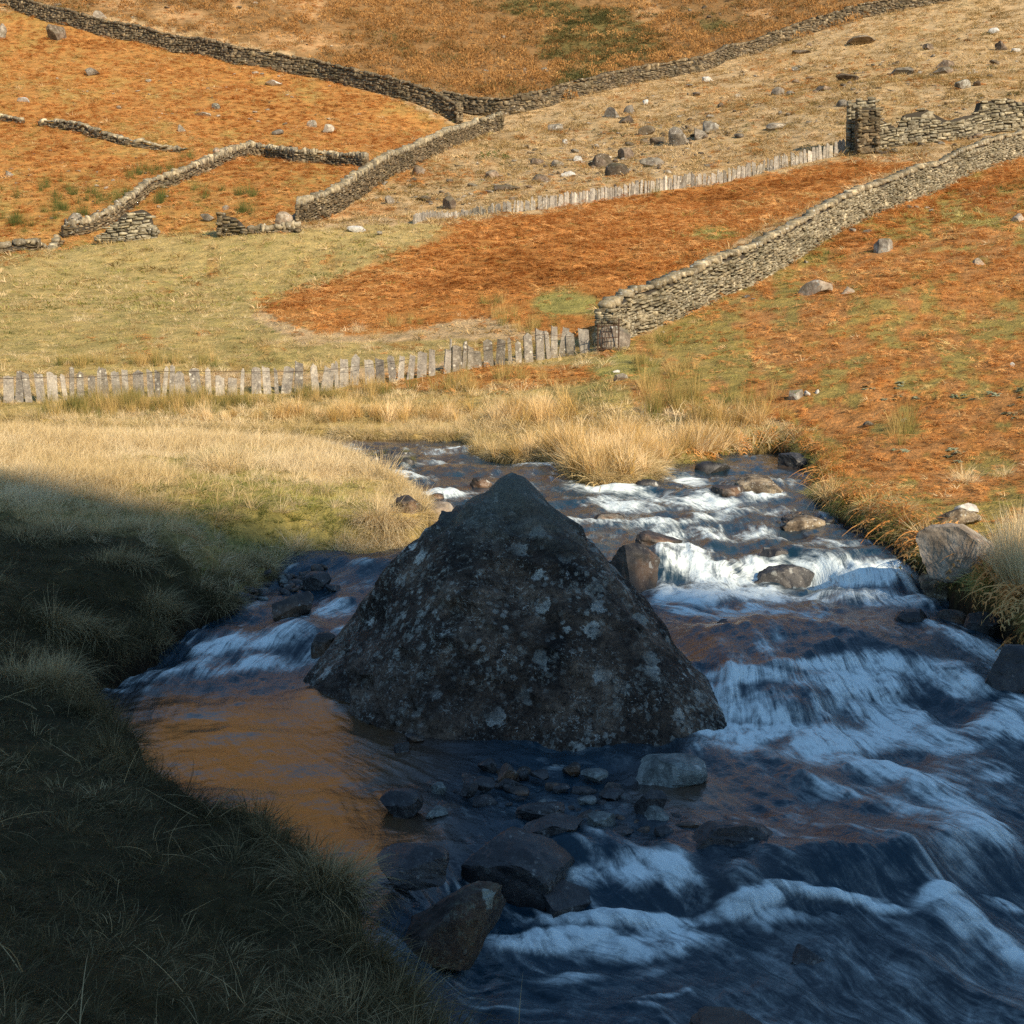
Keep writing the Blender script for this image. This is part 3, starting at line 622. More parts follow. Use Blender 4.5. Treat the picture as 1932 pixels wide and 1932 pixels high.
for k, (a, bb, c_, d_, lab) in enumerate([
    (900, 938, 1430, 1458, 'dark cobble nearest the foot of the huge boulder'), (938, 984, 1440, 1476, 'blue-grey cobble second in the row below the huge boulder'),
    (890, 934, 1466, 1494, 'low brown cobble in front of the darker cobbles'), (812, 842, 1476, 1500, 'round grey cobble left of the cobble row, wet on top'),
    (868, 902, 1474, 1506, 'upright light-faced cobble between the cobble row and the amber pool'), (1060, 1096, 1440, 1462, 'tan cobble right of the cobble row'),
    (1000, 1040, 1452, 1474, 'dark cobble midway between the cobble row and tan cobble'), (1096, 1150, 1452, 1476, 'flat dark cobble beside the tan one'),
    (742, 772, 1398, 1420, 'pale wet stone breaking the amber pool'), (760, 800, 1384, 1404, 'dark low stone behind the pale wet stone in the amber pool'),
    (1130, 1180, 1490, 1512, 'low flat stone left of the sharp-edged black rock'), (1086, 1126, 1500, 1520, 'small flat stone amid the sill, left of the low flat one'),
    (1235, 1275, 1556, 1580, 'tiny speckled stone under the sharp-edged rock'), (1275, 1330, 1548, 1570, 'mottled grey stone at the start of the curved ledge'),
    (1150, 1200, 1560, 1584, 'dark stone awash just below the sill'), (800, 846, 1520, 1546, 'submerged stone right of the glossy black rock'),
    (1040, 1076, 1478, 1496, 'small brown stone high in the sill'), (960, 1000, 1484, 1502, 'small black stone behind the low dark slab')]):
    SR('cobble', lab, a, bb, c_, d_, ['dark', 'wet', 'dark', 'greylichen'][k % 4], 60 + k, .9, sub=3)
SR('rock', 'flat cream-coloured sunlit rock behind the huge boulder on its left', 782, 880, 944, 1006, 'pale', 47, 1.1, cuts=8, sink=.35, surf='both')
SR('rock', 'brown sunlit rock at the grassy point, left of the cream rock', 742, 802, 936, 972, 'wet', 48, .9, cuts=8, surf='both')
SR('rock', 'small orange-brown stone in the shallows above the cream rock', 806, 838, 930, 946, 'wet', 49, .9)
SR('rock', 'long submerged brown rock in shallows upstream of the boulder top', 880, 930, 900, 918, 'wet', 50, .7, cuts=4, sink=.5)
SR('rock', 'amber stone poking from the far rapids left of the boulder top', 700, 734, 897, 908, 'wet', 51, .7, cuts=5, sink=.4)
SR('rock', 'submerged yellow-brown rock right of the boulder tip', 1120, 1180, 968, 986, 'wet', 52, .7, cuts=3, sink=.5)
SR('rock', 'half-drowned stone in mid-rapids on the right', 1345, 1420, 1166, 1200, 'dark', 53, .7, cuts=3, sink=.5)
SR('rock', 'drowned rounded rock under the smooth right-hand water hump', 1560, 1640, 1198, 1236, 'dark', 54, .7, cuts=3, sink=.6)
SR('rock', 'wet black rock at the right bank corner below the far pool', 1470, 1535, 848, 882, 'dark', 55, .7, cuts=8, surf='both')
SR('rock', 'pebbly gravel spit under the right bank', 1462, 1566, 968, 996, 'pebbly', 56, .8, cuts=8, sink=.6)
SR('rock', 'grey stone in shade at the edge of the left bank by the side channel', 436, 480, 1120, 1140, 'dark', 57, .8)
# ------------------------------------------------------------------ the stream: a flow field, its streaks, humps, falls and white water
def flow_field():
    dx = .15; xs = np.arange(-16, 16, dx); ys = np.arange(1, 42, dx)
    X, Y = np.meshgrid(xs, ys)
    inside = inpoly(X, Y, CH_POLY)
    dl = pline_dist(X, Y, LEFT); dr = pline_dist(X, Y, RIGHT)
    psi = np.where(inside, dl / (dl + dr), (dl > dr).astype(float))
    fixed = ~inside
    obst = [(((X - 0) / 1.75) ** 2 + ((Y - 13.1) / 1.75) ** 2 < 1, .42)]
    for x, y, r, v in [(1.85, 15.9, .5, .62), (-.6, 8.1, .6, .25), (3.0, 23.6, .8, None), (3.2, 16.8, .6, None)]:
        obst.append(((X - x) ** 2 + (Y - y) ** 2 < r * r, v))
    for m, v in obst:
        if v is None: v = float(psi[m & inside].mean()) if (m & inside).any() else .5
        psi[m] = v; fixed = fixed | m
    for it in range(1400):
        p = psi
        a = np.empty_like(p)
        a[1:-1, 1:-1] = .25 * (p[:-2, 1:-1] + p[2:, 1:-1] + p[1:-1, :-2] + p[1:-1, 2:])
        a[0] = a[1]; a[-1] = a[-2]; a[:, 0] = a[:, 1]; a[:, -1] = a[:, -2]
        psi = np.where(fixed, psi, a)
    gy, gx_ = np.gradient(psi, dx)
    # psi rises from the left bank to the right bank looking upstream; water runs downstream
    u, v = gy, -gx_
    return xs, ys, u, v, psi
FX, FY, FU, FV, FPSI = flow_field()

def bil(arr, xs, ys, x, y):
    fx = np.clip((x - xs[0]) / (xs[1] - xs[0]), 0, len(xs) - 1.001); fy = np.clip((y - ys[0]) / (ys[1] - ys[0]), 0, len(ys) - 1.001)
    ix = fx.astype(int); iy = fy.astype(int); fx = fx - ix; fy = fy - iy
    return (arr[iy, ix] * (1 - fx) + arr[iy, ix + 1] * fx) * (1 - fy) + (arr[iy + 1, ix] * (1 - fx) + arr[iy + 1, ix + 1] * fx) * fy

def velocity(x, y):
    u = bil(FU, FX, FY, x, y) + .03 * fbm(x * .8, y * .8, 301, 3); v = bil(FV, FX, FY, x, y) - .012 + .03 * fbm(x * .8 + 9, y * .8, 305, 3)
    m = np.sqrt(u * u + v * v) + 1e-6
    return u / m, v / m

def streaks(x, y, scale, length, seed, steps=14):     # noise smeared along the current
    acc = vnoise(x / scale, y / scale, seed).astype(float); n = 1.0
    for sg in (1, -1):
        px, py = x.copy(), y.copy(); h = length / steps * sg
        for k in range(steps):
            u, v = velocity(px, py); px = px + u * h; py = py + v * h
            w = 1 - k / steps * .7
            acc += w * vnoise(px / scale, py / scale, seed); n += w
    return acc / n

# mesh grid: columns fan out, rows even in 1/y
wt = np.concatenate([np.linspace(-2.6, -.43, 50)[:-1], np.linspace(-.43, .43, 860), np.linspace(.43, 1.6, 40)[1:]])
wy = 1 / np.linspace(1 / 4.2, 1 / 6.9, 40)[:-1]
wy = np.concatenate([wy, 1 / np.linspace(1 / 6.9, 1 / 44, 700)])
WT, WYY = np.meshgrid(wt, wy); WX = WT * WYY
wd = channel_d(WX, WYY)
keep = wd > -.30
xk, yk = WX[keep], WYY[keep]
sA = streaks(xk, yk, .10, .55, 401, 9); sB = streaks(xk, yk, .30, .9, 407, 6); sC = streaks(xk, yk, .05, .25, 413, 8)
sA = (sA - sA.mean()) / sA.std(); sB = (sB - sB.mean()) / sB.std(); sC = (sC - sC.mean()) / sC.std()
def full(a, fill=0.):
    r = np.full(WX.shape, fill); r[keep] = a; return r

z = water_z(xk, yk)
PXw, PYw = proj(xk, yk, z)
def blobs(lst, px, py):
    s = np.zeros(px.shape)
    for cx_, cy_, rx, ry, st, *ang in lst:
        a = R(ang[0]) if ang else 0
        dx_, dy_ = px - cx_, py - cy_
        ux = dx_ * math.cos(a) + dy_ * math.sin(a); uy = -dx_ * math.sin(a) + dy_ * math.cos(a)
        q = (ux / rx) ** 2 + (uy / ry) ** 2
        s = np.maximum(s, st * np.exp(-q ** 1.3 * .9))
    return s
FOAM = [  # white water: place, reach, strength, slant
    (860, 850, 34, 9, .75), (850, 852, 60, 12, .45), (660, 845, 60, 10, .35), (830, 876, 70, 8, .4), (1010, 880, 60, 7, .4), (760, 898, 90, 12, .55, 8), (800, 936, 100, 8, .65), (1000, 925, 60, 10, .4),
    (1150, 925, 110, 10, .65, 6), (1100, 905, 30, 8, .4), (1240, 890, 30, 9, .45), (1290, 905, 50, 14, .55, 10), (1300, 948, 130, 14, .65, 4), (1180, 955, 100, 10, .6, 8), (1440, 940, 60, 9, .7), (1480, 912, 50, 8, .5),
    (1290, 985, 110, 14, .6, -6), (1390, 968, 110, 12, .5), (1240, 1000, 60, 8, .5), (1330, 1010, 80, 14, .6, 8), (1420, 1010, 70, 10, .45), (1130, 985, 90, 9, .45),
    (1290, 1052, 70, 34, .95, 25), (1350, 1085, 80, 26, 1.0, 15), (1430, 1075, 60, 26, .95), (1560, 1085, 90, 22, .9, 5), (1660, 1092, 110, 26, 1.05), (1560, 1030, 80, 12, .5), (1500, 1022, 90, 8, .4), (1730, 1112, 70, 14, .7),
    (1290, 1130, 80, 26, .75), (1400, 1120, 110, 18, .7), (1560, 1130, 160, 16, .6), (1330, 1160, 90, 22, .6), (1450, 1165, 120, 22, .5, 12), (1380, 1200, 90, 14, .4, 8), (1690, 1140, 130, 12, .5), (1500, 1200, 120, 9, .4, 14),
    (1800, 1215, 90, 12, .55, 20), (1870, 1240, 60, 14, .5, 20), (1455, 1235, 46, 34, .55), (1380, 1250, 60, 16, .55, 20),
    (1400, 1282, 110, 18, .8, 5), (1560, 1270, 130, 16, .85), (1700, 1270, 120, 24, .9), (1640, 1300, 170, 40, .78), (1800, 1290, 80, 34, .6, 20), (1360, 1330, 60, 46, .72, 40), (1450, 1340, 60, 50, .55, 30),
    (1560, 1340, 40, 50, .5, 60), (1400, 1385, 110, 18, .85), (1600, 1400, 150, 30, .85, -8), (1720, 1370, 120, 40, .75, 10), (1500, 1430, 180, 26, .6, 8), (1680, 1450, 200, 36, .72, 6), (1760, 1490, 160, 36, .6, 20), (1850, 1390, 90, 34, .8, -10), (1920, 1370, 60, 50, .8),
    (1820, 1540, 180, 40, .5, 35), (1780, 1600, 160, 60, .3, 35), (1700, 1520, 160, 24, .42, 20), (1620, 1840, 160, 20, .35, 25), (1820, 1870, 140, 16, .3, 25), (1450, 1800, 160, 14, .4, 10), (1600, 1500, 150, 14, .4, 20), (1860, 1450, 90, 40, .5),
    (1140, 1600, 90, 24, .7, 20), (1190, 1635, 90, 40, .78, 25), (1260, 1650, 70, 40, .7, 30), (1100, 1655, 60, 34, .5), (1316, 1700, 30, 36, .6), (1200, 1740, 170, 16, .85), (1380, 1728, 120, 18, .75, -8), (1050, 1778, 120, 24, .85, -5), (1180, 1790, 150, 24, .6),
    (1130, 1840, 140, 16, .45, -6), (1300, 1770, 130, 24, .5, 10), (1400, 1680, 60, 30, .3, 25), (1560, 1708, 110, 10, .8, 3), (1490, 1700, 50, 10, .7), (1660, 1725, 80, 12, .6, 15),
    (1770, 1718, 50, 26, .7), (1810, 1760, 70, 34, .6, 30), (1880, 1800, 90, 24, .55, 30), (1900, 1720, 60, 16, .6, 20), (1500, 1745, 150, 16, .4, 5), (1250, 1880, 60, 10, .5, -10), (1230, 1905, 80, 12, .4, 5),
    (1690, 1760, 100, 12, .35, 25), (1600, 1620, 200, 40, .18, 20), (1720, 1600, 60, 70, .22, 40), (1100, 1390, 90, 8, .45), (1000, 1385, 50, 10, .5), (1050, 1450, 60, 10, .35), (900, 1430, 90, 6, .3),
    (520, 1210, 100, 22, .75, -10), (420, 1228, 90, 22, .7, -8), (600, 1225, 40, 34, .6, -50), (350, 1262, 110, 14, .65, -8), (470, 1262, 130, 14, .6, -6), (280, 1280, 70, 12, .5, -6), (560, 1180, 60, 10, .45), (660, 1100, 60, 30, .38), (640, 1150, 60, 18, .55, -15), (660, 1185, 50, 14, .55, -20),
    (690, 1066, 50, 10, .35), (470, 1145, 40, 14, .35), (250, 1300, 70, 10, .45), (600, 1100, 40, 16, .3),
]
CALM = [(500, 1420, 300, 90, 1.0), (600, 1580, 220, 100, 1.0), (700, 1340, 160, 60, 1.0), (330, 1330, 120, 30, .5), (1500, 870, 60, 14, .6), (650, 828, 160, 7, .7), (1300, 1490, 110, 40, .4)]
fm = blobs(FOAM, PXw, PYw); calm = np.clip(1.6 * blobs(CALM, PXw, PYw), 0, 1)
rough_zone = 1 - .80 * calm
# height detail ---------------------------------------------------
near = 1 - sstep(9, 30, yk)
turb = fbm(xk * 2.6, yk * 2.2, 433, 4)
chop = .010 * sB + .005 * sA + .003 * sC + .05 * turb
z = z + chop * rough_zone * (1 + .35 * (1 - near)) * 1.0
z = z + .06 * fbm(xk / 1.1, yk / .8, 431, 3) * rough_zone + fm * .05 * (1 + .5 * sB) * rough_zone
HUMPS = [  # rounded water humps over drowned rocks: place, size, height
    (1600, 1215, 190, 42, .16), (1440, 1200, 90, 34, .12), (1540, 1330, 70, 46, .12), (1330, 1215, 90, 30, .08), (1500, 1050, 60, 16, .10), (1620, 1050, 80, 16, .10), (1350, 935, 60, 10, .06), (1450, 915, 70, 10, .08),
    (1240, 1665, 70, 50, .07), (1390, 1690, 70, 50, .07), (1580, 1640, 130, 60, .14), (1800, 1620, 140, 60, .12), (1790, 1745, 70, 46, .09), (560, 1205, 60, 26, .10), (480, 1240, 60, 20, .06), (1240, 1035, 60, 20, .06),
    (920, 855, 40, 8, .08), (870, 860, 30, 8, .1), (980, 890, 60, 8, .07), (1870, 1370, 60, 40, .1), (1100, 1590, 60, 26, .08), (1240, 975, 60, 9, .06), (1400, 975, 80, 9, .07)]
for cx_, cy_, rx, ry, hh in HUMPS:
    z = z + hh * np.exp(-((PXw - cx_) / rx) ** 2 - ((PYw - cy_) / ry) ** 2)
# foam pattern ----------------------------------------------------
ridge = fbm(xk * 1.6, yk * 1.3, 441, 3)
pat = .55 * sA + .55 * sB + .30 * sC + .5 * ridge
pat = .25 * sA + .28 * sB + .15 * sC + 1.2 * ridge + 1.4 * fbm(xk * 3.2, yk * 2.5, 443, 5)
foam = sstep(.02, 1.15, fm * 1.22 + .30 * pat * (fm > .02) * (.35 + fm))
foam = np.minimum(foam, .93)
veins = sstep(.5, 2.2, pat + .5 * sC) * .42 * rough_zone * sstep(.0, .3, fm + .22)
foam = np.maximum(foam, (.06 + .11 * sstep(1280, 1500, PXw) * sstep(1330, 1420, PYw) + .06 * sstep(1700, 1800, PYw) + .12 * fbm(xk * .9, yk * .7, 447, 3)) * (1 - calm))
foam = np.clip(np.maximum(foam, veins), 0, 1)
foam *= 1 - .7 * calm
bed_and_reflection = np.clip(.14 * sstep(-.3, .6, fbm(xk * .8, yk * .8, 451, 3)) + .85 * calm, 0, 1)
edge_ = sstep(-.02, .25, wd[keep]); z = z * 1.0
zf = full(z, -5)
ids = np.full(WX.shape, -1); ids[keep] = np.arange(keep.sum())
qa = np.stack([ids[:-1, :-1], ids[1:, :-1], ids[1:, 1:], ids[:-1, 1:]], -1).reshape(-1, 4)
qa = qa[(qa >= 0).all(1)]
Vw = np.stack([xk, yk, z], -1)
wm, nt, b, out = new_mat('stream_water')
af = N(nt, 'ShaderNodeAttribute'); af.attribute_name = 'foam'; asl = N(nt, 'ShaderNodeAttribute'); asl.attribute_name = 'bed_and_reflection'; ast = N(nt, 'ShaderNodeAttribute'); ast.attribute_name = 'flow'
geo = N(nt, 'ShaderNodeNewGeometry')
fl = N(nt, 'ShaderNodeSeparateXYZ'); nt.links.new(ast.outputs['Vector'], fl.inputs[0])
# coordinates along and across the current
P = geo.outputs['Position']; ps = N(nt, 'ShaderNodeSeparateXYZ'); nt.links.new(P, ps.inputs[0])
cmb = N(nt, 'ShaderNodeCombineXYZ'); nt.links.new(math_n(nt, 'MULTIPLY', fl.outputs[0], 170), cmb.inputs[0]); nt.links.new(math_n(nt, 'MULTIPLY', fl.outputs[1], 3.2), cmb.inputs[1])
strk = noise(nt, cmb.outputs[0], 1.0, 7, .68, .5); strk2 = noise(nt, cmb.outputs[0], .3, 5, .65, .8)
fine = noise(nt, P, 30, 3, .6); fine2 = noise(nt, P, 9, 3, .6)
wcol = mixc(nt, asl.outputs['Fac'], (.008, .032, .050), (.105, .056, .021))  # pool amber: shallow bed colour with the sunlit hillside's reflection painted in
boil = noise(nt, P, 7, 9, .68, .8)
sv = math_n(nt, 'ADD', math_n(nt, 'MULTIPLY', math_n(nt, 'SUBTRACT', boil, .5), 2.2), math_n(nt, 'MULTIPLY', math_n(nt, 'SUBTRACT', strk, .5), 3.4))
sv = math_n(nt, 'ADD', sv, math_n(nt, 'MULTIPLY', math_n(nt, 'SUBTRACT', strk2, .5), 2.0))
ff = math_n(nt, 'ADD', af.outputs['Fac'], math_n(nt, 'MULTIPLY', sv, math_n(nt, 'ADD', math_n(nt, 'MULTIPLY', af.outputs['Fac'], .55), math_n(nt, 'MULTIPLY', math_n(nt, 'SUBTRACT', 1.0, asl.outputs['Fac']), .17))))
ffc = N(nt, 'ShaderNodeMapRange', interpolation_type='SMOOTHSTEP'); ffc.inputs['From Min'].default_value = .07; ffc.inputs['From Max'].default_value = 1.04; nt.links.new(ff, ffc.inputs[0])
col = mixc(nt, ffc.outputs[0], wcol, (.80, .88, .85))
nt.links.new(col, b.inputs['Base Color'])
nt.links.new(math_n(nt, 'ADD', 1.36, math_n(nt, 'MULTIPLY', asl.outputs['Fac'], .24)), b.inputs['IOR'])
rr = N(nt, 'ShaderNodeMapRange'); rr.inputs['To Min'].default_value = .13; rr.inputs['To Max'].default_value = .8; nt.links.new(ffc.outputs[0], rr.inputs[0]); nt.links.new(math_n(nt, 'SUBTRACT', rr.outputs[0], math_n(nt, 'MULTIPLY', asl.outputs['Fac'], .03)), b.inputs['Roughness'])
nt.links.new(bump(nt, math_n(nt, 'ADD', math_n(nt, 'MULTIPLY', strk, .8), math_n(nt, 'ADD', math_n(nt, 'MULTIPLY', fine2, .6), math_n(nt, 'MULTIPLY', fine, .3))), .22, .05), b.inputs['Normal'])
bn = [n for n in nt.nodes if n.type == 'BUMP'][-1]; nt.links.new(math_n(nt, 'SUBTRACT', .40, math_n(nt, 'MULTIPLY', asl.outputs['Fac'], .30)), bn.inputs['Strength'])
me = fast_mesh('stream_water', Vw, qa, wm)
def fattr(me, name, arr, typ='FLOAT'):
    a = me.attributes.new(name, typ, 'POINT')
    a.data.foreach_set('value' if typ == 'FLOAT' else 'vector', np.ascontiguousarray(arr, dtype=np.float32).ravel())
fattr(me, 'foam', foam); fattr(me, 'bed_and_reflection', bed_and_reflection)
psk = bil(FPSI, FX, FY, xk, yk) + .012 * fbm(xk * 1.2, yk * 1.2, 461, 3)
fattr(me, 'flow', np.stack([psk, .9 * yk - .5 * xk + .3 * fbm(xk, yk, 463, 2), sC], -1), 'FLOAT_VECTOR')
wo_ = bpy.data.objects.new('water', me); COL.objects.link(wo_); tag(wo_, kind='structure', label='fast mountain stream with white rapids and one calm amber pool')
# ------------------------------------------------------------------ dry stone walls, stone by stone
def stone_variants(n, seed, rnd_amt=.42, jit=.16):
    r = np.random.RandomState(seed); out = []
    base = []; faces = []
    import itertools
    key = {}
    for axis in range(3):
        for sg in (-1, 1):
            g = {}
            for i, j in itertools.product((-1, 0, 1), repeat=2):
                p = [0, 0, 0]; p[axis] = sg; p[(axis + 1) % 3] = i; p[(axis + 2) % 3] = j; p = tuple(p)
                if p not in key: key[p] = len(base); base.append(p)
                g[(i, j)] = key[p]
            for i in (-1, 0):
                for j in (-1, 0):
                    q = [g[(i, j)], g[(i + 1, j)], g[(i + 1, j + 1)], g[(i, j + 1)]]
                    faces.append(q if sg > 0 else q[::-1])
    base = np.array(base, float); faces = np.array(faces)
    for k in range(n):
        v = base.copy(); nn = v / np.linalg.norm(v, axis=1)[:, None]
        a = rnd_amt * r.uniform(.6, 1.2); v = v * (1 - a) + nn * 1.12 * a
        v += r.uniform(-jit, jit, v.shape) * np.array([1, .8, 1])
        v[:, 2] *= 1 + .22 * r.uniform(-1, 1) * np.sign(v[:, 0]); v *= .5
        out.append((v, faces))
    return out
STV = stone_variants(14, 5, .34, .24)
COPV = stone_variants(8, 6, .3, .20)

def make_shared(name, vs, mat):
    res = []
    for v, f in vs:
        res.append(fast_mesh(name, v, f, mat, smooth=False))
    return res

def cam_px(p):                                   # apparent pixels per metre in the 2500 px photograph
    d = p[1] * cp - (p[2] - CAM_Z) * sp
    return 2500 * FN / max(d, 1)

def build_stones(parent, items, mat, copes_mat, name='stone', limit=300, minpx=9.0, rest_name='small_stones'):
    """items: (pos, (l, d, h), yaw, pitch, roll, variant, is_cope)"""
    vis = []
    for i, it in enumerate(items):
        p, s = it[0], it[1]
        u, w = proj(p[0], p[1], p[2])
        if -20 < u < 1952 and -20 < w < 1952:
            a = max(s[0], s[2]) * cam_px(p)
            if a >= minpx: vis.append((-a, i))
    vis.sort(); own = {i for _, i in vis[:limit]}
    ms = make_shared(name, STV, mat); mc = make_shared(name, COPV, copes_mat)
    V = []; F = []; Rn = []; off = 0; mi = []
    for i, (p, s, yaw, pit, rol, var, cope) in enumerate(items):
        rot = Euler((rol, pit, yaw)).to_matrix()
        if i in own:
            o = bpy.data.objects.new(name, (mc if cope else ms)[var % (8 if cope else 14)]); COL.objects.link(o)
            o.parent = parent; o.location = Vector(p) - parent.location; o.rotation_euler = (rol, pit, yaw); o.scale = s
        else:
            v, f = (COPV[var % 8] if cope else STV[var % 14])
            vv = (v * np.array(s)) @ np.array(rot).T + np.array(p) - np.array(parent.location)
            V.append(vv); F.append(f + off); off += len(v); Rn.append(np.full(len(v), rnd.random())); mi.append(np.full(len(f), 1 if cope else 0))
    if V:
        me = fast_mesh(rest_name, np.concatenate(V), np.concatenate(F), mat, smooth=False)
        me.materials.append(copes_mat); me.polygons.foreach_set('material_index', np.concatenate(mi).astype(np.int32))
        fattr(me, 'rnd', np.concatenate(Rn))
        o = bpy.data.objects.new(rest_name, me); COL.objects.link(o); o.parent = parent; o['kind'] = 'stuff'
    return len(own)

def resample(pts, step):
    out = [pts[0]]; acc = 0
    P = [Vector(p) for p in pts]
    seg = [(P[i + 1] - P[i]).length for i in range(len(P) - 1)]; tot = sum(seg)
    n = max(2, int(tot / step)); cum = np.concatenate([[0], np.cumsum(seg)])
    ss = np.linspace(0, tot, n + 1)
    return ss, np.interp(ss, cum, [p.x for p in P]), np.interp(ss, cum, [p.y for p in P])

def dry_wall(name, label, cat, pts, height, thick=.55, sl=(.22, .5), sh=(.07, .14), mat='wall', cope='cope', cope_h=.22, cope_w=.16, group=None, follow=.8, limit=300, both_ends=True, ragged=.08, cope_on=True, minpx=9.0):
    """pts: world (x, y) line of the wall; height: number or list over the length"""
    ss, xs, ys = resample(pts, .15)
    zs = H(xs, ys)
    ker = np.ones(7) / 7; zsm = np.convolve(np.pad(zs, 3, mode='edge'), ker, 'valid')
    tot = ss[-1]
    hf = (lambda s: height) if isinstance(height, (int, float)) else (lambda s: float(np.interp(s / tot, [a for a, _ in height], [b_ for _, b_ in height])))
    hf0 = hf; hf = lambda s: hf0(s) + (.06 * float(fbm(s / 2.5, s * 0 + 3, 77, 2)) + .05 * float(fbm(s / .7, s * 0 + 8, 78, 2))) * min(1, hf0(s))
    root = thing(name, label, cat, (float(xs[0]), float(ys[0]), float(zsm[0])), group); root['kind'] = 'thing'
    hr = random.Random(sum(ord(ch) for ch in label))
    def at(s):
        x = float(np.interp(s, ss, xs)); y = float(np.interp(s, ss, ys)); z = float(np.interp(s, ss, zsm))
        e = .4; x2 = float(np.interp(min(s + e, tot), ss, xs)); y2 = float(np.interp(min(s + e, tot), ss, ys)); x1 = float(np.interp(max(s - e, 0), ss, xs)); y1 = float(np.interp(max(s - e, 0), ss, ys))
        z2 = float(np.interp(min(s + e, tot), ss, zsm)); z1 = float(np.interp(max(s - e, 0), ss, zsm))
        tx, ty = x2 - x1, y2 - y1; l = math.hypot(tx, ty) + 1e-6; tx /= l; ty /= l
        nx, ny = ty, -tx
        if nx * x + ny * y > 0: nx, ny = -nx, -ny
        return x, y, z, tx, ty, nx, ny, (z2 - z1) / l
    items = []
    # rubble heart
    n = len(ss); cv = []; cf = []
    for i in range(n):
        x, y, z, tx, ty, nx, ny, sl_ = at(ss[i]); h = hf(ss[i]); th = thick / 2 - .07
        for k, (sx, zz) in enumerate(((1, -.4), (1, h - .10), (-1, h - .10), (-1, -.4))):
            w = th * (1 if zz < 0 else .72)
            cv.append((x + nx * sx * w - root.location.x, y + ny * sx * w - root.location.y, z + zz - root.location.z))
    for i in range(n - 1):
        for k in range(4):
            cf.append((i * 4 + k, i * 4 + (k + 1) % 4, (i + 1) * 4 + (k + 1) % 4, (i + 1) * 4 + k))
    cf += [(0, 1, 2, 3), (4 * n - 1, 4 * n - 2, 4 * n - 3, 4 * n - 4)]
    co = mesh_obj('rubble_heart', cv, cf, M['core'], root); co['kind'] = 'structure'
    del co['kind']
    # faced courses
    hmax = max(hf(s) for s in np.linspace(0, tot, 30))
    h = 0
    while h < hmax - .05:
        ch = hr.uniform(*sh); s = hr.uniform(0, .2)
        while s < tot:
            l = hr.uniform(*sl) * (1.3 if hr.random() < .12 else 1); big = hr.random() < .11
            sc_ = min(s + l / 2, tot); hh = hf(sc_)
            hw = h + .05 * math.sin(sc_ * 1.7 + h * 9) + hr.uniform(-.012, .012)
            if hw + ch * .6 < hh + hr.uniform(-ragged, ragged * .4):
                x, y, z, tx, ty, nx, ny, slp = at(sc_); f = hw / max(hmax, .1)
                off = thick / 2 * (1 - .25 * f) + hr.uniform(-.055, .05) * (1 if mat == 'wall' else 1.5); d = .26
                yaw = math.atan2(ty, tx) + hr.uniform(-.1, .1)
                items.append(((x + nx * (off - d * .45), y + ny * (off - d * .45), z + hw + ch / 2 - .08), (l * hr.uniform(.88, 1.04), d, ch * (hr.uniform(1.5, 2.3) if big else hr.uniform(.68, 1.1))), yaw, -math.atan(slp) * follow + hr.uniform(-.08, .08), hr.uniform(-.15, .15), hr.randrange(14), False))
            s += l
        h += ch * .93
    # end faces
    for s_e, sgn in ((0, -1), (tot, 1)):
        if not both_ends: continue
        h = 0; hh = hf(s_e)
        while h < hh - .05:
            ch = hr.uniform(*sh); o_ = -thick / 2 + .05
            while o_ < thick / 2 - .05:
                l = hr.uniform(.2, .42); x, y, z, tx, ty, nx, ny, slp = at(s_e)
                items.append(((x + tx * sgn * .02 + nx * (o_ + l / 2), y + ty * sgn * .02 + ny * (o_ + l / 2), z + h + ch / 2 - .06), (.3, l, ch * 1.1), math.atan2(ty, tx) + hr.uniform(-.1, .1), 0, hr.uniform(-.1, .1), hr.randrange(14), False)); o_ += l
            h += ch * .93
    # upright coping stones leaning against one another
    if cope_on:
        s = .05
        while s < tot - .05:
            w = cope_w * hr.uniform(.5, 1.9)
            if hr.random() < .07: s += w; continue
            x, y, z, tx, ty, nx, ny, slp = at(s + w / 2); hh = hf(s + w / 2)
            items.append(((x + nx * hr.uniform(-.03, .03), y + ny * hr.uniform(-.03, .03), z + hh + cope_h * .25), (w * 1.25, thick * hr.uniform(.65, 1.1), cope_h * hr.uniform(.45, 1.5)), math.atan2(ty, tx) + hr.uniform(-.12, .12), -math.atan(slp) * .6 + hr.uniform(-.35, .3), 0, hr.randrange(8), True))
            s += w
    build_stones(root, items, M[mat], M[cope], limit=limit, minpx=minpx)
    return root

def line_px(pts, ymin=40):
    return [ground(a, b_, ymin)[:2] + (0,) for a, b_ in pts]

def push(pts, d):                             # from the foot of the visible face back to the middle of the wall
    out = []
    for i, (x, y, _) in enumerate(pts):
        r = math.hypot(x, y); out.append((x + x / r * d, y + y / r * d, 0))
    return out

w1 = push(line_px([(1137, 657), (1185, 637), (1240, 617), (1300, 590), (1400, 545), (1500, 490), (1600, 428), (1700, 386), (1800, 345), (1932, 296), (2060, 250)]), .3)
WALL1 = dry_wall('dry_stone_wall', 'broad lichened dry stone wall climbing right from the iron gate', 'stone wall', w1, [(0, 1.25), (.04, 1.38), (.3, 1.45), (1, 1.45)], thick=.55, sl=(.12, .48), sh=(.055, .13), cope_h=.19, cope_w=.14, ragged=.1)
w2 = push(line_px([(566, 437), (600, 420), (640, 400), (680, 372), (695, 360), (767, 320), (839, 284), (897, 260), (944, 246)], 84), .3)
dry_wall('dry_stone_wall', 'dark-faced dry stone wall with pale coping stones, running uphill left of centre', 'stone wall', w2, 1.45, thick=.6, sl=(.2, .45), sh=(.09, .16), mat='wallfar', cope_h=.38, cope_w=.2)
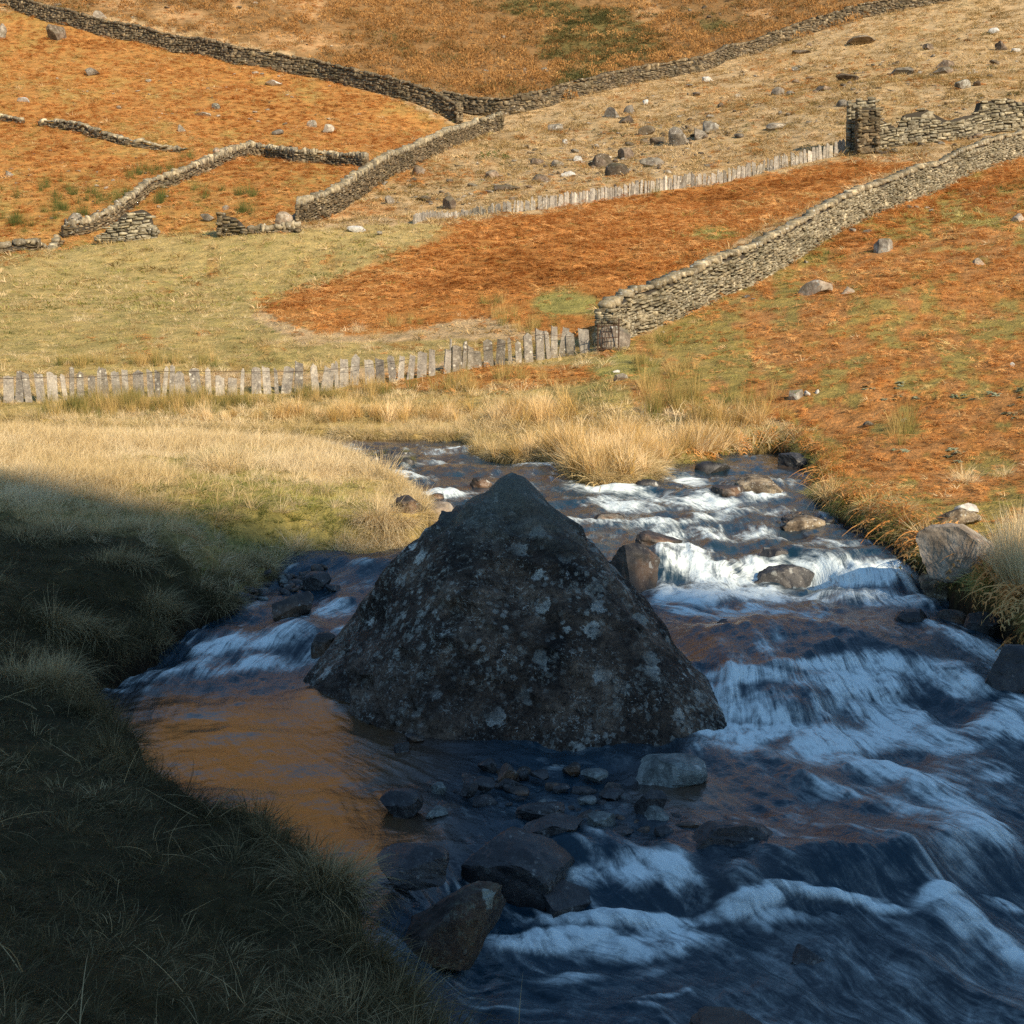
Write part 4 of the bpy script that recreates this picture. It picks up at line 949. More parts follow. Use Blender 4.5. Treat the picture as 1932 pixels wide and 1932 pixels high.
w3 = push(line_px([(-30, 2), (24, 20), (60, 34), (136, 52), (200, 72), (280, 86), (360, 104), (440, 122), (520, 136), (600, 148), (680, 168), (749, 187), (821, 211), (868, 236)], 100), .3)
dry_wall('dry_stone_wall', 'long brown wall from the top left corner down to the wall junction', 'stone wall', w3, 1.75, thick=.7, sl=(.35, .9), sh=(.16, .28), mat='wallfar', cope='wallfar', cope_h=.3, cope_w=.35, limit=300, follow=.6)
w4 = push(line_px([(836, 206), (870, 215), (944, 221), (991, 212), (1055, 195), (1127, 176), (1199, 158), (1307, 140), (1344, 130), (1398, 109), (1488, 78), (1560, 54), (1668, 27), (1776, 7), (1850, -12)], 100), .3)
dry_wall('dry_stone_wall', 'long brown wall climbing from the wall junction to the top right', 'stone wall', w4, 1.55, thick=.7, sl=(.35, .9), sh=(.15, .27), mat='wallfar', cope='wallfar', cope_h=.28, cope_w=.35, limit=300, follow=.6)
w5 = push(line_px([(122, 449), (168, 444), (216, 420), (256, 388), (280, 367), (340, 346), (384, 328), (432, 305), (472, 293), (504, 297), (560, 307), (620, 311), (690, 318)], 84), .25)
dry_wall('dry_stone_wall', 'low curving field wall with pale coping round the small bracken enclosure', 'stone wall', w5, .75, thick=.55, sl=(.2, .5), sh=(.09, .16), mat='wallfar', cope_h=.42, cope_w=.2)
w6 = push(line_px([(80, 238), (116, 244), (160, 254), (200, 266), (240, 277), (280, 282), (312, 287), (345, 288)], 84), .2)
dry_wall('stone_wall', 'tumbled low wall slanting across the orange bracken on the left', 'stone wall', w6, [(0, .35), (.3, .7), (.6, .4), (.8, .45), (1, .15)], thick=.6, sl=(.25, .6), sh=(.12, .2), mat='wallfar', cope='cope', cope_h=.3, cope_w=.4, ragged=.25)
w7 = push(line_px([(-20, 225), (10, 229), (42, 236)], 84), .2)
dry_wall('stone_wall', 'short stub of tumbled wall at the left edge of the bracken hill', 'stone wall', w7, [(0, .4), (1, .3)], thick=.5, sl=(.25, .6), sh=(.12, .2), mat='wallfar', cope='cope', cope_h=.3, cope_w=.4, ragged=.25)
w8 = push(line_px([(-30, 486), (20, 481), (60, 474), (108, 468)], 70), .6)
dry_wall('stone_wall', 'low grey wall just showing over the grassy crest at the left edge', 'stone wall', w8, .45, thick=.5, sl=(.25, .5), sh=(.1, .16), mat='wallfar', cope_h=.25, cope_w=.3)
def crest_line(pts, d): return push([ground(a, b_, 60)[:2] + (0,) for a, b_ in pts], d)
dry_wall('ruined_hut', 'ruined stone hut gable with stepped top behind the grassy crest on the left', 'ruin', crest_line([(192, 462), (240, 459), (292, 452)], .6), [(0, .5), (.12, .75), (.3, 1.1), (.45, 1.55), (.8, 1.65), (.95, 1.3), (1, .5)], thick=.7, sl=(.25, .7), sh=(.1, .18), mat='wall', cope_on=False, ragged=.15)
dry_wall('ruined_hut', 'small block of stacked slabs beside the wall foot, right of the ruined gable', 'ruin', crest_line([(420, 449), (464, 447)], .6), [(0, 1.2), (.5, 1.0), (.8, .7), (1, .3)], thick=.7, sl=(.25, .7), sh=(.1, .18), mat='wallfar', cope_on=False, ragged=.15)
dry_wall('stone_wall', 'low line of pale stones from the small block to the uphill wall', 'stone wall', crest_line([(466, 446), (510, 444), (562, 441)], .5), [(0, .25), (.5, .15), (1, .3)], thick=.4, sl=(.25, .5), sh=(.1, .16), mat='wallfar', cope_h=.3, cope_w=.25)
# the ruined house
rh = push(line_px([(1600, 290), (1645, 286), (1700, 277), (1780, 268), (1860, 254), (1932, 246), (2010, 236)], 90), .4)
dry_wall('ruined_house', 'ruined stone house with a tall chimney-like corner and a broken front wall', 'ruin', rh, [(0, 3.5), (.10, 3.6), (.115, 2.3), (.16, 1.7), (.21, 1.25), (.235, 2.2), (.33, 2.4), (.36, 2.0), (.42, 1.5), (.55, 1.6), (.60, 1.6), (.61, 2.3), (.75, 2.4), (.8, 2.0), (1, 2.2)], thick=.8, sl=(.3, .85), sh=(.14, .26), mat='wall', cope_on=False, ragged=.3, limit=300)
x, y, z = ground(1604, 291, 90)
dry_wall('ruined_house_corner', 'squat dark return wall standing just left of the black doorway gap of the ruin', 'ruin', [(x + .3, y - .9, 0), (x + 1.55, y - .85, 0)], [(0, 3.3), (1, 3.1)], thick=.7, sl=(.3, .8), sh=(.14, .26), mat='wallfar', cope_on=False, ragged=.2)
# big rounded block at the gate end of the wall
x, y, z = ground(1160, 662, 40)
me = rock_mesh('block', (1.0, .5, .82), 501, M['hill'], 4, 4, .05)
o = bpy.data.objects.new('block', me); COL.objects.link(o); o.parent = WALL1; o.location = Vector((x, y + .05, z + .36)) - WALL1.location; o['label'] = 'large rounded pinkish block at the foot of the wall end'

# ------------------------------------------------------------------ upright slate fences
def slate_mesh(seed, w, h, t):
    r = random.Random(seed); n = 5
    xs = [-w / 2 + w * i / (n - 1) for i in range(n)]
    kind = r.random()
    top = []
    for i in range(n):
        u = i / (n - 1) * 2 - 1
        d = .07 * h * r.uniform(0, 1)
        if kind < .45: d += .10 * h * u * u
        elif kind < .7: d += .06 * h * (u + 1)
        top.append(h - d)
    v = []; f = []
    lv = [0, .35, .7, 1]
    tw = r.uniform(.75, 1.0); bend = r.uniform(-.04, .04)
    for sy in (-1, 1):
        for l in lv:
            for i in range(n):
                wx = xs[i] * (1 - (1 - tw) * l) + bend * l + r.uniform(-.008, .008)
                v.append((wx, sy * t / 2 * (1 + .1 * r.uniform(-1, 1)), -.35 * (1 - l) + top[i] * l if l > 0 else -.35))
    nl = len(lv)
    for s in range(2):
        for l in range(nl - 1):
            for i in range(n - 1):
                a = s * nl * n + l * n + i; q = (a, a + 1, a + 1 + n, a + n); f.append(q if s == 0 else q[::-1])
    B = nl * n
    for l in range(nl - 1):
        for i, rev in ((0, 1), (n - 1, 0)):
            a = l * n + i; q = (a, a + n, a + n + B, a + B); f.append(q[::-1] if not rev else q)
            if rev: f[-1] = (a + B, a + n + B, a + n, a)
            else: f[-1] = (a, a + n, a + n + B, a + B) if False else (a, a + B, a + n + B, a + n)
    for i in range(n - 1):
        a = (nl - 1) * n + i; f.append((a, a + 1, a + 1 + B, a + B))
    me = bpy.data.meshes.new('slate'); me.from_pydata(v, [], f); me.materials.append(M['slate']); return me

def slate_fence(label, pts, tops, spacing, hvar, seed, wr=(.16, .32), gap=.05, wire=True, lean=.06):
    r = random.Random(seed)
    ms = [slate_mesh(seed + k, 1, 1, .05) for k in range(16)]
    ss, xs, ys = resample(pts, .1); tot = ss[-1]
    z0 = float(H(xs[0], ys[0])[0])
    root = thing('slate_fence', label, 'slate fence', (float(xs[0]), float(ys[0]), z0))
    s = 0; wp = []
    while s < tot:
        w = r.uniform(*wr); sc_ = s + w / 2
        if sc_ > tot: break
        x = float(np.interp(sc_, ss, xs)); y = float(np.interp(sc_, ss, ys)); z = float(H(x, y)[0])
        x2 = float(np.interp(sc_ + .5, ss, xs)); y2 = float(np.interp(sc_ + .5, ss, ys)); x1 = float(np.interp(sc_ - .5, ss, xs)); y1 = float(np.interp(sc_ - .5, ss, ys))
        h = float(np.interp(sc_ / tot, [a for a, _ in tops], [b_ for _, b_ in tops])) * (1 + r.uniform(-hvar, hvar))
        if r.random() < .10: h *= .72
        o = bpy.data.objects.new('slate', ms[r.randrange(16)]); COL.objects.link(o); o.parent = root
        yaw = math.atan2(y2 - y1, x2 - x1)
        o.location = Vector((x, y, z)) - root.location; o.scale = (w, 1, h)
        o.rotation_euler = (r.uniform(-.05, .05), r.gauss(0, lean), yaw + r.uniform(-.15, .15))
        if wire and int(s / 1.2) != int((s + w) / 1.2): wp.append((x - (y2 - y1) * 0 - .0, y - .06, z + h * .78))
        s += w + abs(r.gauss(gap, gap * .8)) + (.18 if r.random() < .02 else 0)
    if wire and len(wp) > 1:
        v = []; f = []
        for i, p in enumerate(wp):
            for a in range(4):
                an = a * math.pi / 2; v.append((p[0] - root.location.x, p[1] + math.cos(an) * .006 - root.location.y, p[2] + math.sin(an) * .006 - root.location.z))
        for i in range(len(wp) - 1):
            for a in range(4): f.append((i * 4 + a, i * 4 + (a + 1) % 4, i * 4 + 4 + (a + 1) % 4, i * 4 + 4 + a))
        mesh_obj('wire', v, f, M['iron'], root)
    return root
f1 = line_px([(-260, 766), (-30, 759), (100, 758), (200, 754), (300, 750), (400, 747), (500, 744), (600, 740), (650, 730), (700, 725), (800, 712), (860, 702), (900, 694), (980, 687), (1050, 675), (1116, 664)], 38)
slate_fence('fence of upright grey slates crossing the picture above the stream, from left edge to gate', f1, [(0, .92), (.5, .86), (.6, .92), (.7, .80), (.8, .84), (.9, .98), (1, 1.08)], .28, .13, 900, wr=(.13, .34), gap=.06, lean=.07)
f2 = line_px([(780, 425), (875, 413), (965, 402), (1020, 397), (1073, 389), (1163, 375), (1235, 363), (1307, 353), (1390, 340), (1416, 334), (1488, 315), (1560, 300), (1602, 290)], 70)
slate_fence('far fence of pale upright slates along the top of the orange bracken field', f2, [(0, .5), (.2, .55), (.35, .8), (1, 1.0)], .3, .14, 950, wr=(.13, .34), gap=.035, wire=False)

# ------------------------------------------------------------------ iron gate beside the wall end
def tube(path, r, n=6):
    v = []; f = []
    P_ = [Vector(p) for p in path]
    for i, p in enumerate(P_):
        d = (P_[min(i + 1, len(P_) - 1)] - P_[max(i - 1, 0)]).normalized()
        a = d.orthogonal().normalized(); b_ = d.cross(a)
        for k in range(n):
            an = 2 * math.pi * k / n; v.append(p + a * math.cos(an) * r + b_ * math.sin(an) * r)
    for i in range(len(P_) - 1):
        for k in range(n): f.append((i * n + k, i * n + (k + 1) % n, i * n + n + (k + 1) % n, i * n + n + k))
    f.append(tuple(range(n))[::-1]); f.append(tuple(range((len(P_) - 1) * n, len(P_) * n)))
    return v, f
def tubes(name, paths, r, mat, parent):
    V = []; F = []
    for p in paths:
        v, f = tube(p, r); o_ = len(V); V += v; F += [tuple(i + o_ for i in q) for q in f]
    return mesh_obj(name, V, F, mat, parent)
gx0, gy0, gz0 = ground(1147, 665, 38)
gate = thing('iron_gate', 'rusty little iron gate of thin hooped bars between the slates and the stone wall', 'gate', (gx0, gy0 - .1, gz0))
for x0, x1, h in ((-.32, .32, .95),):
    tubes('post', [[(x0, 0, -.1), (x0, 0, h - .1)]], .020, M['iron'], gate)
    tubes('post', [[(x1, 0, -.1), (x1, 0, h + .08)]], .020, M['iron'], gate)
    tubes('rail', [[(x0, 0, .42), (x1, 0, .46)]], .014, M['iron'], gate); tubes('rail', [[(x0, 0, .78), (x1, 0, .82)]], .014, M['iron'], gate); tubes('rail', [[(x0, 0, .08), (x1, 0, .1)]], .014, M['iron'], gate)
    for i in range(1, 6):
        xx = x0 + (x1 - x0) * i / 6; tubes('bar', [[(xx, 0, .08), (xx, 0, .86)]], .008, M['iron'], gate)
    for i in (1, 3, 5):
        xx = x0 + (x1 - x0) * i / 6; w = .055
        tubes('hoop', [[(xx - w, 0, .78)] + [(xx - w * math.cos(a), 0, .86 + .07 * math.sin(a)) for a in np.linspace(0, math.pi, 9)] + [(xx + w, 0, .78)]], .007, M['iron'], gate)
    tubes('hoop', [[(x0 + .1, 0, .42)] + [(-.08 - .14 * math.cos(a), 0, .45 + .16 * math.sin(a)) for a in np.linspace(0, math.pi, 11)] + [(.06, 0, .42)]], .008, M['iron'], gate)
gx1, gy1, gz1 = ground(850, 702, 38)
tg = mesh_obj('fence_stake', *tube([(0, 0, -.2), (.02, 0, 1.0)], .035, 6), M['slate']); tg.location = (gx1, gy1 - .1, gz1); tag(tg, 'thin weathered stake taller than the slates, two thirds along the near fence', 'stake')

# ------------------------------------------------------------------ rocks on the hillside
def hrock(label, px, py, w, h, mat='hill', seed=None, group=None, cuts=10, sub=3, depth=.8, sink=.36, tilt=None, name='rock', cat='rock', ymin=40):
    seed = seed or int(px * 7 + py * 13)
    x, y, z = ground(px, py + h * .5, ymin)
    pw = 1 / FN * math.hypot(y, 0) / 1932
    W = w * pw; Hh = h * pw / (1 - sink)
    return put_rock(name, label, cat, (x, y, z), (W, W * depth, Hh), seed, M[mat], rotz=rnd.uniform(-.6, .6), tilt=tilt if tilt is not None else rnd.uniform(-.12, .12), sub=sub, cuts=cuts, rough=.09, sink=sink, group=group, tight=.62)
big = [
 ('dark heathery boulder just below the top left wall', 108, 62, 40, 26, 'hillbrown'), ('pale grey slab above the top left wall', 187, 31, 26, 14, 'hill'),
 ('grey boulder cut by the left edge near the top', 4, 60, 18, 26, 'hill'), ('white slab on the bracken near the left edge', 47, 188, 28, 9, 'quartz'),
 ('cluster of grey stones high on the left bracken hill', 174, 138, 28, 12, 'hill'), ('long pale slab under the upper left wall', 516, 158, 36, 8, 'quartz'),
 ('flat grey table-like rock on the bracken, right of centre of the left hill', 618, 244, 26, 16, 'hill'), ('lichened stone left of the table-like rock', 588, 234, 18, 13, 'hill'),
 ('round pale stone on open bracken left of the lichened stone', 524, 249, 24, 10, 'hill'), ('grey boulder in mid bracken hill, below the long lying stone', 344, 243, 16, 13, 'hill'),
 ('long lying grey stone in the mid bracken hill', 382, 216, 32, 8, 'hill'), ('slanting pale stone above the long lying grey stone', 408, 200, 16, 13, 'hill'),
 ('pale boulder alone at the far left, half way up', 16, 327, 19, 11, 'hill'), ('lichened grey boulder left of the ruined gable', 142, 412, 26, 18, 'hill'),
 ('angular white boulder in the bracken enclosure', 536, 409, 34, 26, 'pale'), ('greenish rubble boulder right of the angular white one', 562, 406, 34, 16, 'hill'),
 ('flat grey slab in the middle of the bracken enclosure', 394, 410, 34, 11, 'hill'), ('small round stone above the flat enclosure slab', 426, 390, 16, 12, 'hill'),
 ('lichened white boulder at the crest right of the uphill wall foot', 672, 431, 36, 12, 'quartz'), ('pale block in the gap at the end of the tumbled wall', 410, 285, 16, 10, 'pale'),
 ('grey boulder closing the gap beside the curving wall', 438, 285, 20, 10, 'hill'), ('paired pale boulder, left one, on the tan slope', 1156, 211, 32, 20, 'hill'),
 ('paired pale boulder, right one, on the tan slope', 1188, 207, 30, 16, 'hill'), ('brown rubble boulder under the paired boulders', 1186, 225, 36, 13, 'hillbrown'),
 ('pinkish boulder alone on the tan slope left of the pair', 1048, 241, 28, 14, 'hill'), ('wide flat-topped brown rock below the paired boulders', 1221, 246, 30, 16, 'hillbrown'),
 ('rounded brown boulder beside the big lichened outcrop', 1241, 263, 28, 20, 'hillbrown'), ('big lichened outcrop on the tan slope', 1277, 258, 48, 32, 'hill'),
 ('right half of the lichened outcrop, greyer', 1318, 252, 34, 22, 'hill'), ('round mossy dark boulder at the right end of the outcrop', 1343, 236, 32, 22, 'mossy'),
 ('large brown cracked rock left of the dark cleft rock', 1140, 303, 48, 24, 'hillbrown'), ('dark cleft rock with deep shade beneath', 1182, 289, 34, 22, 'hillbrown'),
 ('wide brown rock above the far fence', 1168, 320, 52, 24, 'hillbrown'), ('striped grey ledge right of the wide brown rock', 1230, 306, 44, 16, 'hill'),
 ('low layered rock in the middle of the tan slope', 1014, 303, 26, 10, 'hillbrown'), ('split layered rock next to the low layered one', 1050, 307, 28, 14, 'hillbrown'),
 ('long flat ledge above the left part of the far fence', 958, 355, 54, 9, 'hillbrown'), ('broken ledge of flat brown stones above the long flat ledge', 1019, 336, 44, 14, 'hillbrown'),
 ('brown ledge stone left of the broken ledge', 930, 328, 28, 16, 'hillbrown'), ('dark stack of two slabs by the left end of the far fence', 851, 382, 30, 22, 'hillbrown'),
 ('flat dark slab left of the two-slab stack', 800, 374, 34, 8, 'hillbrown'), ('brown boulder against the foot of the uphill wall', 789, 322, 28, 18, 'hillbrown'),
 ('grey boulder between the uphill wall and the flat dark slab', 736, 377, 20, 15, 'hill'), ('white stone in the middle of the tan slope', 1091, 300, 18, 10, 'quartz'),
 ('large white stone above the far fence', 1073, 329, 28, 11, 'quartz'), ('white stone high on the tan slope beneath the long wall', 1334, 151, 24, 10, 'quartz'),
 ('small white angular stone above the paired boulders', 1217, 193, 14, 10, 'quartz'), ('small white stone left of the paired boulders', 1066, 268, 11, 8, 'quartz'),
 ('long dark ledge near the top right', 1632, 76, 64, 12, 'hillbrown'), ('large flat grey rock right of centre on the upper right slope', 1702, 134, 44, 13, 'hill'),
 ('brown wedge-shaped boulder above the ruined house', 1783, 122, 34, 17, 'hillbrown'), ('dark slab in front of the wedge-shaped boulder', 1778, 133, 40, 12, 'hillbrown'),
 ('small dark boulder uphill of the wedge-shaped one', 1751, 88, 18, 10, 'hillbrown'), ('leaning pointed stone at upper right', 1889, 84, 20, 22, 'hillbrown'),
 ('white flat stone near the right edge, upper slope', 1917, 94, 20, 7, 'quartz'), ('white stone near the top right, left of the right edge', 1876, 59, 22, 9, 'quartz'),
 ('green-lichened boulder above the ruined house wall', 1816, 160, 30, 16, 'mossy'), ('dark elongated rock on the upper slope left of the ruin tower', 1600, 147, 48, 10, 'hillbrown'),
 ('second dark elongated rock, further left and lower', 1555, 167, 34, 9, 'hillbrown'), ('grey pebbled rock below the elongated ones', 1468, 172, 26, 14, 'hill'),
 ('pinkish boulder left of the ruin tower', 1591, 195, 26, 11, 'hill'), ('wide pale slab on the tan slope right of the mossy dark boulder', 1468, 238, 42, 10, 'hill'),
 ('brown flat ledge under the long wall, right side', 1512, 99, 36, 6, 'hillbrown'), ('grey white-topped stone below the long wall, right side', 1502, 130, 17, 9, 'hill'),
 ('mossy boulder with white bits on the right bracken slope', 1668, 462, 42, 24, 'mossy'), ('slanting slab rock with white lichen on the right bracken slope', 1538, 543, 66, 25, 'pale'),
 ('rounded cream stone right of the slanting slab rock', 1598, 547, 28, 13, 'pale'), ('narrow tilted stone on the right bracken slope', 1848, 493, 24, 13, 'pale'),
 ('pale rock at the right edge of the bracken slope', 1922, 408, 26, 18, 'pale'), ('grey flat stone beside the path below the gate', 1168, 712, 32, 13, 'hill'),
 ('small white stone above the grey flat path stone', 1162, 700, 16, 6, 'quartz'), ('white round stone on the lower right slope, left of two', 1522, 766, 13, 9, 'quartz'),
 ('white round stone on the lower right slope, right of two', 1540, 765, 10, 8, 'quartz'), ('mossy dark hummock stone behind the two white stones', 1500, 760, 30, 18, 'mossy'),
 ('small cream stone on the lower right slope below the two white ones', 1705, 792, 14, 7, 'quartz'), ('low grey stones in the grass above the right bank corner', 1640, 800, 24, 8, 'hill'),
 ('white stone among dark leaves on the lower right slope', 1908, 737, 9, 8, 'quartz'), ('dark upright stone in the heather', 991, 133, 9, 14, 'hillbrown'),
 ('leaning grey slab in the heather right of the dark upright stone', 1026, 130, 20, 11, 'hill'), ('pale stone in the upper heather near the top', 949, 70, 14, 8, 'hill'),
 ('small pale stone on the green crest of the meadow', 716, 440, 16, 7, 'hill'),
]
for lab, px, py, w, h, mt in big:
    tl = .35 if 'slanting' in lab or 'tilted' in lab or 'leaning' in lab else None
    hrock(lab, px, py, w, h, mt, ymin=(12 if px > 1450 and py > 780 else 33), tilt=-tl if tl else None, sub=3, cuts=12)
# smaller stones that nothing sets apart share one label per field
def scatter_stones(label, group, boxes, n, mats, seed, wr=(6, 14)):
    r = random.Random(seed); ms = {m_: [rock_mesh('stone', (1, .8, .7), seed + k, M[m_], 2, 8, .12, tight=.6) for k in range(4)] for m_ in mats}
    for k in range(n):
        x0, y0, x1, y1 = r.choice(boxes); px = r.uniform(x0, x1); py = r.uniform(y0, y1)
        x, y, z = ground(px, py, 33)
        w = r.uniform(*wr) * r.uniform(.6, 1.2); s = w * y / FN / 1932
        o = bpy.data.objects.new('stone', ms[r.choice(mats)][r.randrange(4)]); COL.objects.link(o)
        o.location = (x, y, z + s * .1); o.scale = (s * r.uniform(.8, 1.5), s, s * r.uniform(.5, .95)); o.rotation_euler = (r.uniform(-.2, .2), r.uniform(-.25, .25), r.uniform(0, 6))
        tag(o, label, 'stone', group)
scatter_stones('small weathered stone half sunk in the orange bracken of the left hill', 'small stones on the left bracken hill', [(20, 110, 680, 260), (200, 130, 560, 240), (20, 260, 380, 440)], 60, ['hill', 'pale'], 1000, (5, 12))
scatter_stones('small stone lying among brown heather above the walls', 'small stones in the heather', [(560, 20, 900, 180), (850, 110, 1010, 190), (1200, 10, 1500, 60), (100, 0, 500, 90)], 42, ['hill', 'hillbrown'], 1010, (5, 13))
scatter_stones('small broken stone littering the tan grass slope between far fence and long wall', 'small stones on the tan slope', [(960, 220, 1400, 330), (1100, 250, 1330, 320), (700, 340, 1000, 390), (1400, 120, 1900, 180), (1500, 60, 1930, 130), (1250, 160, 1600, 260), (1000, 280, 1350, 340)], 150, ['hill', 'hillbrown', 'hillbrown'], 1020, (5, 20))
scatter_stones('fallen stone lying at the foot of the ruined house', 'fallen stones at the ruined house', [(1650, 262, 1932, 276), (1800, 240, 1932, 262), (1600, 284, 1700, 292)], 30, ['hill', 'hillbrown'], 1030, (10, 22))
scatter_stones('fallen stone in the grass at the foot of the broad right-hand wall', 'fallen stones below the broad wall', [(1500, 494, 1560, 500), (1380, 558, 1460, 566), (1600, 432, 1650, 440), (1240, 622, 1260, 634), (1700, 392, 1760, 400)], 12, ['pale', 'hill'], 1040, (8, 16))
# ------------------------------------------------------------------ plants: tufts, fronds, rushes, heather
PROTO = bpy.data.collections.new('plants')

def blade_strip(V, F, BL, base, direc, length, width, droop, nseg, bl, curl=0.0, r=random):
    d = Vector(direc).normalized(); side = d.cross(Vector((0, 0, 1)))
    if side.length < .05: side = Vector((1, 0, 0))
    side.normalize(); side = (Matrix.Rotation(r.uniform(-.9, .9), 3, d) @ side)
    p = Vector(base); o = len(V)
    for k in range(nseg + 1):
        t = k / nseg; w = width * (1 - t) ** .7 if k < nseg else 0
        if k < nseg: V.append(p - side * w / 2); V.append(p + side * w / 2); BL.append(bl + t * .35 - .15); BL.append(bl + t * .35 - .15)
        else: V.append(Vector(p)); BL.append(bl + .2)
        d = (d + Vector((curl * side.x, curl * side.y, -droop)) / nseg).normalized()
        p = p + d * length / nseg
    for k in range(nseg - 1): a = o + 2 * k; F.append((a, a + 1, a + 3, a + 2))
    a = o + 2 * (nseg - 1); F.append((a, a + 1, a + 2))

def finish(name, V, F, BL, mat):
    me = bpy.data.meshes.new(name); me.from_pydata([v[:] for v in V], [], F); me.materials.append(mat)
    fattr(me, 'bl', np.array(BL)); return bpy.data.objects.new(name, me)

def tuft(name, seed, mat, n, h, spread, lean, width, droop, nseg=3, wind=(0, 0), core=.35):
    r = random.Random(seed); V, F, BL = [], [], []
    for i in range(n):
        a = r.uniform(0, 6.283); q = r.random() ** .7; rad = spread * q * core
        b_ = (math.cos(a) * rad, math.sin(a) * rad, -.03)
        ln = lean * (.25 + q * r.uniform(.5, 1.3))
        d = (math.cos(a) * ln + wind[0] + r.gauss(0, .12), math.sin(a) * ln + wind[1] + r.gauss(0, .12), 1)
        blade_strip(V, F, BL, b_, d, h * r.uniform(.55, 1.15), width * r.uniform(.7, 1.3), droop * r.uniform(.4, 1.5), nseg, r.random(), r.uniform(-.3, .3), r)
    return finish(name, V, F, BL, mat)

def bracken(name, seed, n=7, size=.5, flat=.6):
    r = random.Random(seed); V, F, BL = [], [], []
    for i in range(n):
        a = r.uniform(0, 6.283); d = Vector((math.cos(a), math.sin(a), r.uniform(.15, 1.5) * (1 - flat) + .12)).normalized()
        L = size * r.uniform(.6, 1.2); p = Vector((r.uniform(-.12, .12), r.uniform(-.12, .12), r.uniform(0, .12) * size * 2)); bl = r.random()
        side = d.cross(Vector((0, 0, 1))).normalized(); ns = 7
        prev = p; dirs = []
        for k in range(ns):
            t = k / (ns - 1); dirs.append((Vector(p), Vector(d))); d = (d + Vector((r.gauss(0, .1), r.gauss(0, .1), -.22 - .1 * r.random()))).normalized(); p = p + d * L / ns
        blade_strip(V, F, BL, dirs[0][0], dirs[0][1], L, .018, .9, 4, bl + .2, 0, r)
        for k in range(1, ns):
            t = k / ns; w = L * .30 * (1 - t) ** .8 + .02
            for sg in (-1, 1):
                q, dd = dirs[k]; e = (side * sg + dd * .55 + Vector((0, 0, r.uniform(-.6, .25)))).normalized() * w * r.uniform(.6, 1.25)
                tk = dd * (L * .055); o = len(V)
                V += [q - tk * .5, q + tk * .5, q + e]; BL += [bl - .1 + .3 * r.random()] * 3; F.append((o, o + 1, o + 2))
                if w > .06:
                    m = q + e * .55; e2 = (dd + Vector((0, 0, r.uniform(-.5, .3)))).normalized() * w * .32; o = len(V)
                    V += [m - e * .12, m + e * .14, m + e2]; BL += [bl + .2] * 3; F.append((o, o + 1, o + 2))
    return finish(name, V, F, BL, M['bracken'])

def heather(name, seed, mat, n=90, rx=.45, rz=.32):
    r = random.Random(seed); V, F, BL = [], [], []
    for i in range(n):
        a = r.uniform(0, 6.283); ph = math.acos(r.uniform(0.0, 1)); d = Vector((math.sin(ph) * math.cos(a), math.sin(ph) * math.sin(a), math.cos(ph)))
        q = r.uniform(.65, 1.08); p = Vector((d.x * rx * q, d.y * rx * q, d.z * rz * q))
        bl = r.random(); s = r.uniform(.05, .10)
        e1 = Vector((r.gauss(0, 1), r.gauss(0, 1), r.gauss(0, 1))).normalized() * s; e2 = (d + Vector((r.gauss(0, .5), r.gauss(0, .5), r.gauss(0, .5)))).normalized() * s * 1.3
        o = len(V); V += [p - e1 * .5, p + e1 * .5, p + e2]; BL += [bl - .1, bl - .1, bl + .2]; F.append((o, o + 1, o + 2))
    return finish(name, V, F, BL, mat)

def kale(name, seed):
    r = random.Random(seed); V, F, BL = [], [], []
    for i in range(14):
        a = i * 2.4; el = r.uniform(.1, .9); d = Vector((math.cos(a), math.sin(a), el)).normalized(); s = d.cross(Vector((0, 0, 1))).normalized()
        L = r.uniform(.12, .2); o = len(V); bl = r.random()
        V += [d * .02, d * L * .5 + s * L * .28, d * L + Vector((0, 0, -.03)), d * L * .5 - s * L * .28, d * L * .5 + Vector((0, 0, .02))]; BL += [bl] * 5
        F += [(o, o + 1, o + 4), (o + 1, o + 2, o + 4), (o + 2, o + 3, o + 4), (o + 3, o, o + 4)]
    return finish(name, V, F, BL, M['kale'])

def gn_group(name, protos):
    ng = bpy.data.node_groups.new(name, 'GeometryNodeTree')
    ng.interface.new_socket('Geometry', in_out='INPUT', socket_type='NodeSocketGeometry'); ng.interface.new_socket('Geometry', in_out='OUTPUT', socket_type='NodeSocketGeometry')
    nin = ng.nodes.new('NodeGroupInput'); nout = ng.nodes.new('NodeGroupOutput')
    g2i = ng.nodes.new('GeometryNodeGeometryToInstance')
    for p in reversed(protos):
        oi = ng.nodes.new('GeometryNodeObjectInfo'); oi.inputs['Object'].default_value = p; oi.inputs['As Instance'].default_value = False
        gi = ng.nodes.new('GeometryNodeGeometryToInstance'); ng.links.new(oi.outputs['Geometry'], gi.inputs[0])
        if 'jn' not in locals(): jn = ng.nodes.new('GeometryNodeJoinGeometry')
        ng.links.new(gi.outputs[0], jn.inputs[0])
    ng.nodes.remove(g2i)
    ip = ng.nodes.new('GeometryNodeInstanceOnPoints'); ng.links.new(nin.outputs[0], ip.inputs['Points']); ng.links.new(jn.outputs[0], ip.inputs['Instance'])
    ip.inputs['Pick Instance'].default_value = True
    def na(n, typ):
        a = ng.nodes.new('GeometryNodeInputNamedAttribute'); a.data_type = typ; a.inputs['Name'].default_value = n; return a.outputs['Attribute']
    ng.links.new(na('pick', 'INT'), ip.inputs['Instance Index']); ng.links.new(na('rot', 'FLOAT_VECTOR'), ip.inputs['Rotation']); ng.links.new(na('scl', 'FLOAT_VECTOR'), ip.inputs['Scale'])
    ng.links.new(ip.outputs[0], nout.inputs[0]); return ng

